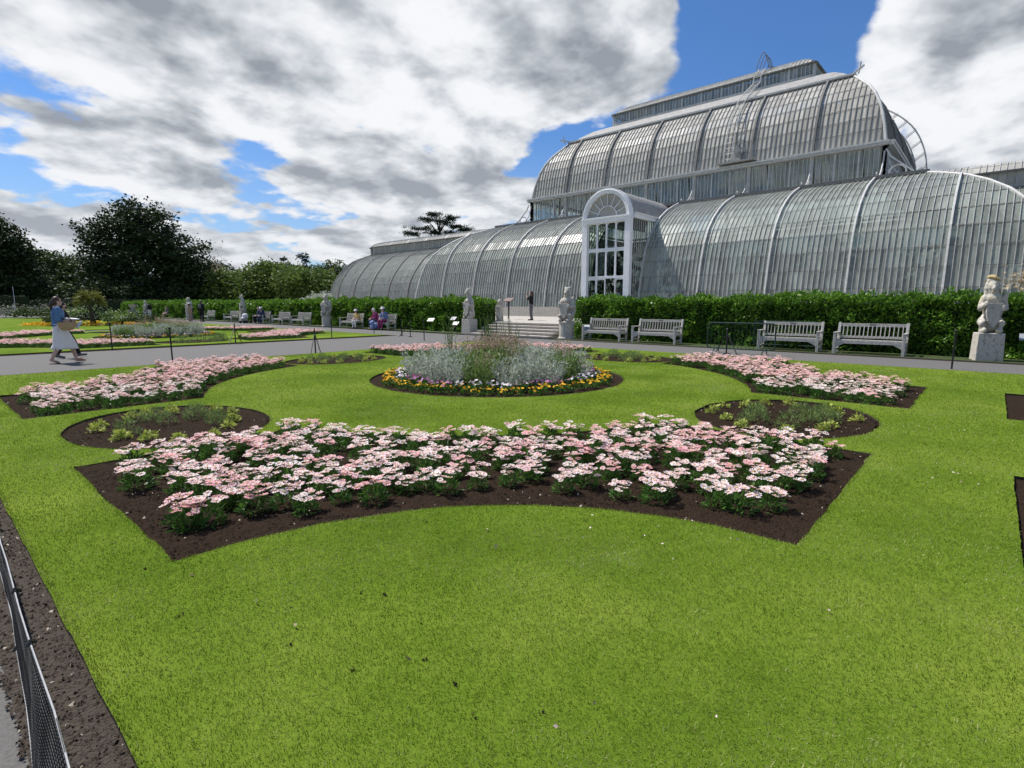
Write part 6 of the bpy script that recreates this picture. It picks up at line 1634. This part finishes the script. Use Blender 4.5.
def mth(op, a, b=None, c=None, clamp=False):
    n = N(nt, 'ShaderNodeMath', operation=op); n.use_clamp = clamp
    for i, q in enumerate((a, b, c)):
        if q is None: continue
        if isinstance(q, (int, float)): n.inputs[i].default_value = q
        else: L.new(q, n.inputs[i])
    return n.outputs[0]
zc = mth('MAXIMUM', sep.outputs[2], 0.0); zz = mth('ADD', zc, .25)
px = mth('DIVIDE', sep.outputs[0], zz); py = mth('DIVIDE', sep.outputs[1], zz)
cv = N(nt, 'ShaderNodeCombineXYZ'); L.new(px, cv.inputs[0]); L.new(py, cv.inputs[1])
def fbm(vec, scale, detail, rough=.55, dist=0, off=(0, 0, 0)):
    mp = N(nt, 'ShaderNodeMapping'); mp.inputs['Location'].default_value = off; L.new(vec, mp.inputs[0])
    n = N(nt, 'ShaderNodeTexNoise'); n.inputs['Scale'].default_value = scale; n.inputs['Detail'].default_value = detail; n.inputs['Roughness'].default_value = rough; n.inputs['Distortion'].default_value = dist
    L.new(mp.outputs[0], n.inputs['Vector']); return n.outputs['Fac']
OFF = (3.1, 1.7, 0)
n1 = fbm(cv.outputs[0], 2.1, 10, .54, .1, OFF)
n2 = fbm(cv.outputs[0], .7, 2, .5, 0, (7, 2, 1))
sh = .085; ns = fbm(cv.outputs[0], 2.1, 5, .55, .1, (OFF[0]+sh*math.sin(az), OFF[1]+sh*math.cos(az), 0))
n1c = fbm(cv.outputs[0], 2.1, 5, .55, .1, OFF)
# broad weather: where the sky opens and where the cloud banks stand (directions in the sky)
bias = mth('MULTIPLY', mth('SUBTRACT', n2, .5), .30)
for (dx, dy, dz, width, amt) in BANKS:
    dt = N(nt, 'ShaderNodeVectorMath', operation='DOT_PRODUCT'); L.new(tc.outputs['Generated'], dt.inputs[0]); dt.inputs[1].default_value = (dx, dy, dz)
    e = mth('POWER', 2.718, mth('MULTIPLY', mth('SUBTRACT', dt.outputs['Value'], 1.0), 1.0/width))
    bias = mth('ADD', bias, mth('MULTIPLY', e, amt))
def puffs(scale):
    v = N(nt, 'ShaderNodeTexVoronoi'); v.feature = 'SMOOTH_F1'; v.inputs['Scale'].default_value = scale; v.inputs['Smoothness'].default_value = .6
    wn = N(nt, 'ShaderNodeTexNoise'); wn.inputs['Scale'].default_value = scale*.6; wn.inputs['Detail'].default_value = 3; L.new(cv.outputs[0], wn.inputs['Vector'])
    mx_ = N(nt, 'ShaderNodeVectorMath', operation='MULTIPLY_ADD'); L.new(wn.outputs['Color'], mx_.inputs[0]); mx_.inputs[1].default_value = (.22, .22, .22); L.new(cv.outputs[0], mx_.inputs[2])
    L.new(mx_.outputs[0], v.inputs['Vector']); return v.outputs['Distance']
pf = mth('ADD', mth('MULTIPLY', mth('SUBTRACT', .38, puffs(5.0)), .16), mth('MULTIPLY', mth('SUBTRACT', .38, puffs(12.0)), .07))
dens = mth('ADD', mth('ADD', n1, bias), pf)
cover = N(nt, 'ShaderNodeMapRange'); cover.interpolation_type = 'SMOOTHSTEP'; cover.inputs['From Min'].default_value = .46; cover.inputs['From Max'].default_value = .54; L.new(dens, cover.inputs['Value'])
# thick middles turn grey from below, thin edges and the flanks towards the sun stay bright
thk = mth('ADD', mth('MULTIPLY', mth('SUBTRACT', mth('ADD', n1, pf), .5), 2.6), mth('MULTIPLY', bias, .25))
lit = mth('MULTIPLY', mth('SUBTRACT', n1c, ns), 5.5)
tk = mth('SUBTRACT', mth('ADD', thk, .46), lit, clamp=True)
cr = ramp(nt, [(0, (7.7, 7.8, 8.0)), (.25, (6.9, 7.05, 7.3)), (.5, (5.3, 5.55, 5.9)), (.75, (3.8, 4.1, 4.5)), (1, (2.6, 2.85, 3.25))])
L.new(tk, cr.inputs[0])
skys = N(nt, 'ShaderNodeMix', data_type='RGBA', blend_type='MULTIPLY'); skys.inputs[0].default_value = 1; L.new(sky.outputs[0], skys.inputs[6]); skys.inputs[7].default_value = SKYTINT
mix = N(nt, 'ShaderNodeMix', data_type='RGBA'); L.new(cover.outputs[0], mix.inputs[0]); L.new(skys.outputs[2], mix.inputs[6]); L.new(cr.outputs[0], mix.inputs[7])
# thin milky veil low down
low = N(nt, 'ShaderNodeMapRange'); low.inputs['From Min'].default_value = .28; low.inputs['From Max'].default_value = .02; L.new(sep.outputs[2], low.inputs['Value'])
mix2 = N(nt, 'ShaderNodeMix', data_type='RGBA'); L.new(mth('MULTIPLY', low.outputs[0], .3), mix2.inputs[0]); L.new(mix.outputs[2], mix2.inputs[6]); mix2.inputs[7].default_value = (6.0, 6.3, 6.8, 1)
L.new(mix2.outputs[2], bg.inputs['Color'])
bpy.data.scenes.remove(TMP)
SC.view_settings.view_transform = 'Standard'; SC.view_settings.look = 'None'; SC.view_settings.exposure = .27; SC.view_settings.gamma = 1
SC.cycles.use_adaptive_sampling = True; SC.cycles.adaptive_threshold = .03; SC.cycles.max_bounces = 6; SC.cycles.transparent_max_bounces = 10; SC.cycles.diffuse_bounces = 2; SC.cycles.glossy_bounces = 2
try: SC.cycles.use_denoising = True
except Exception: pass
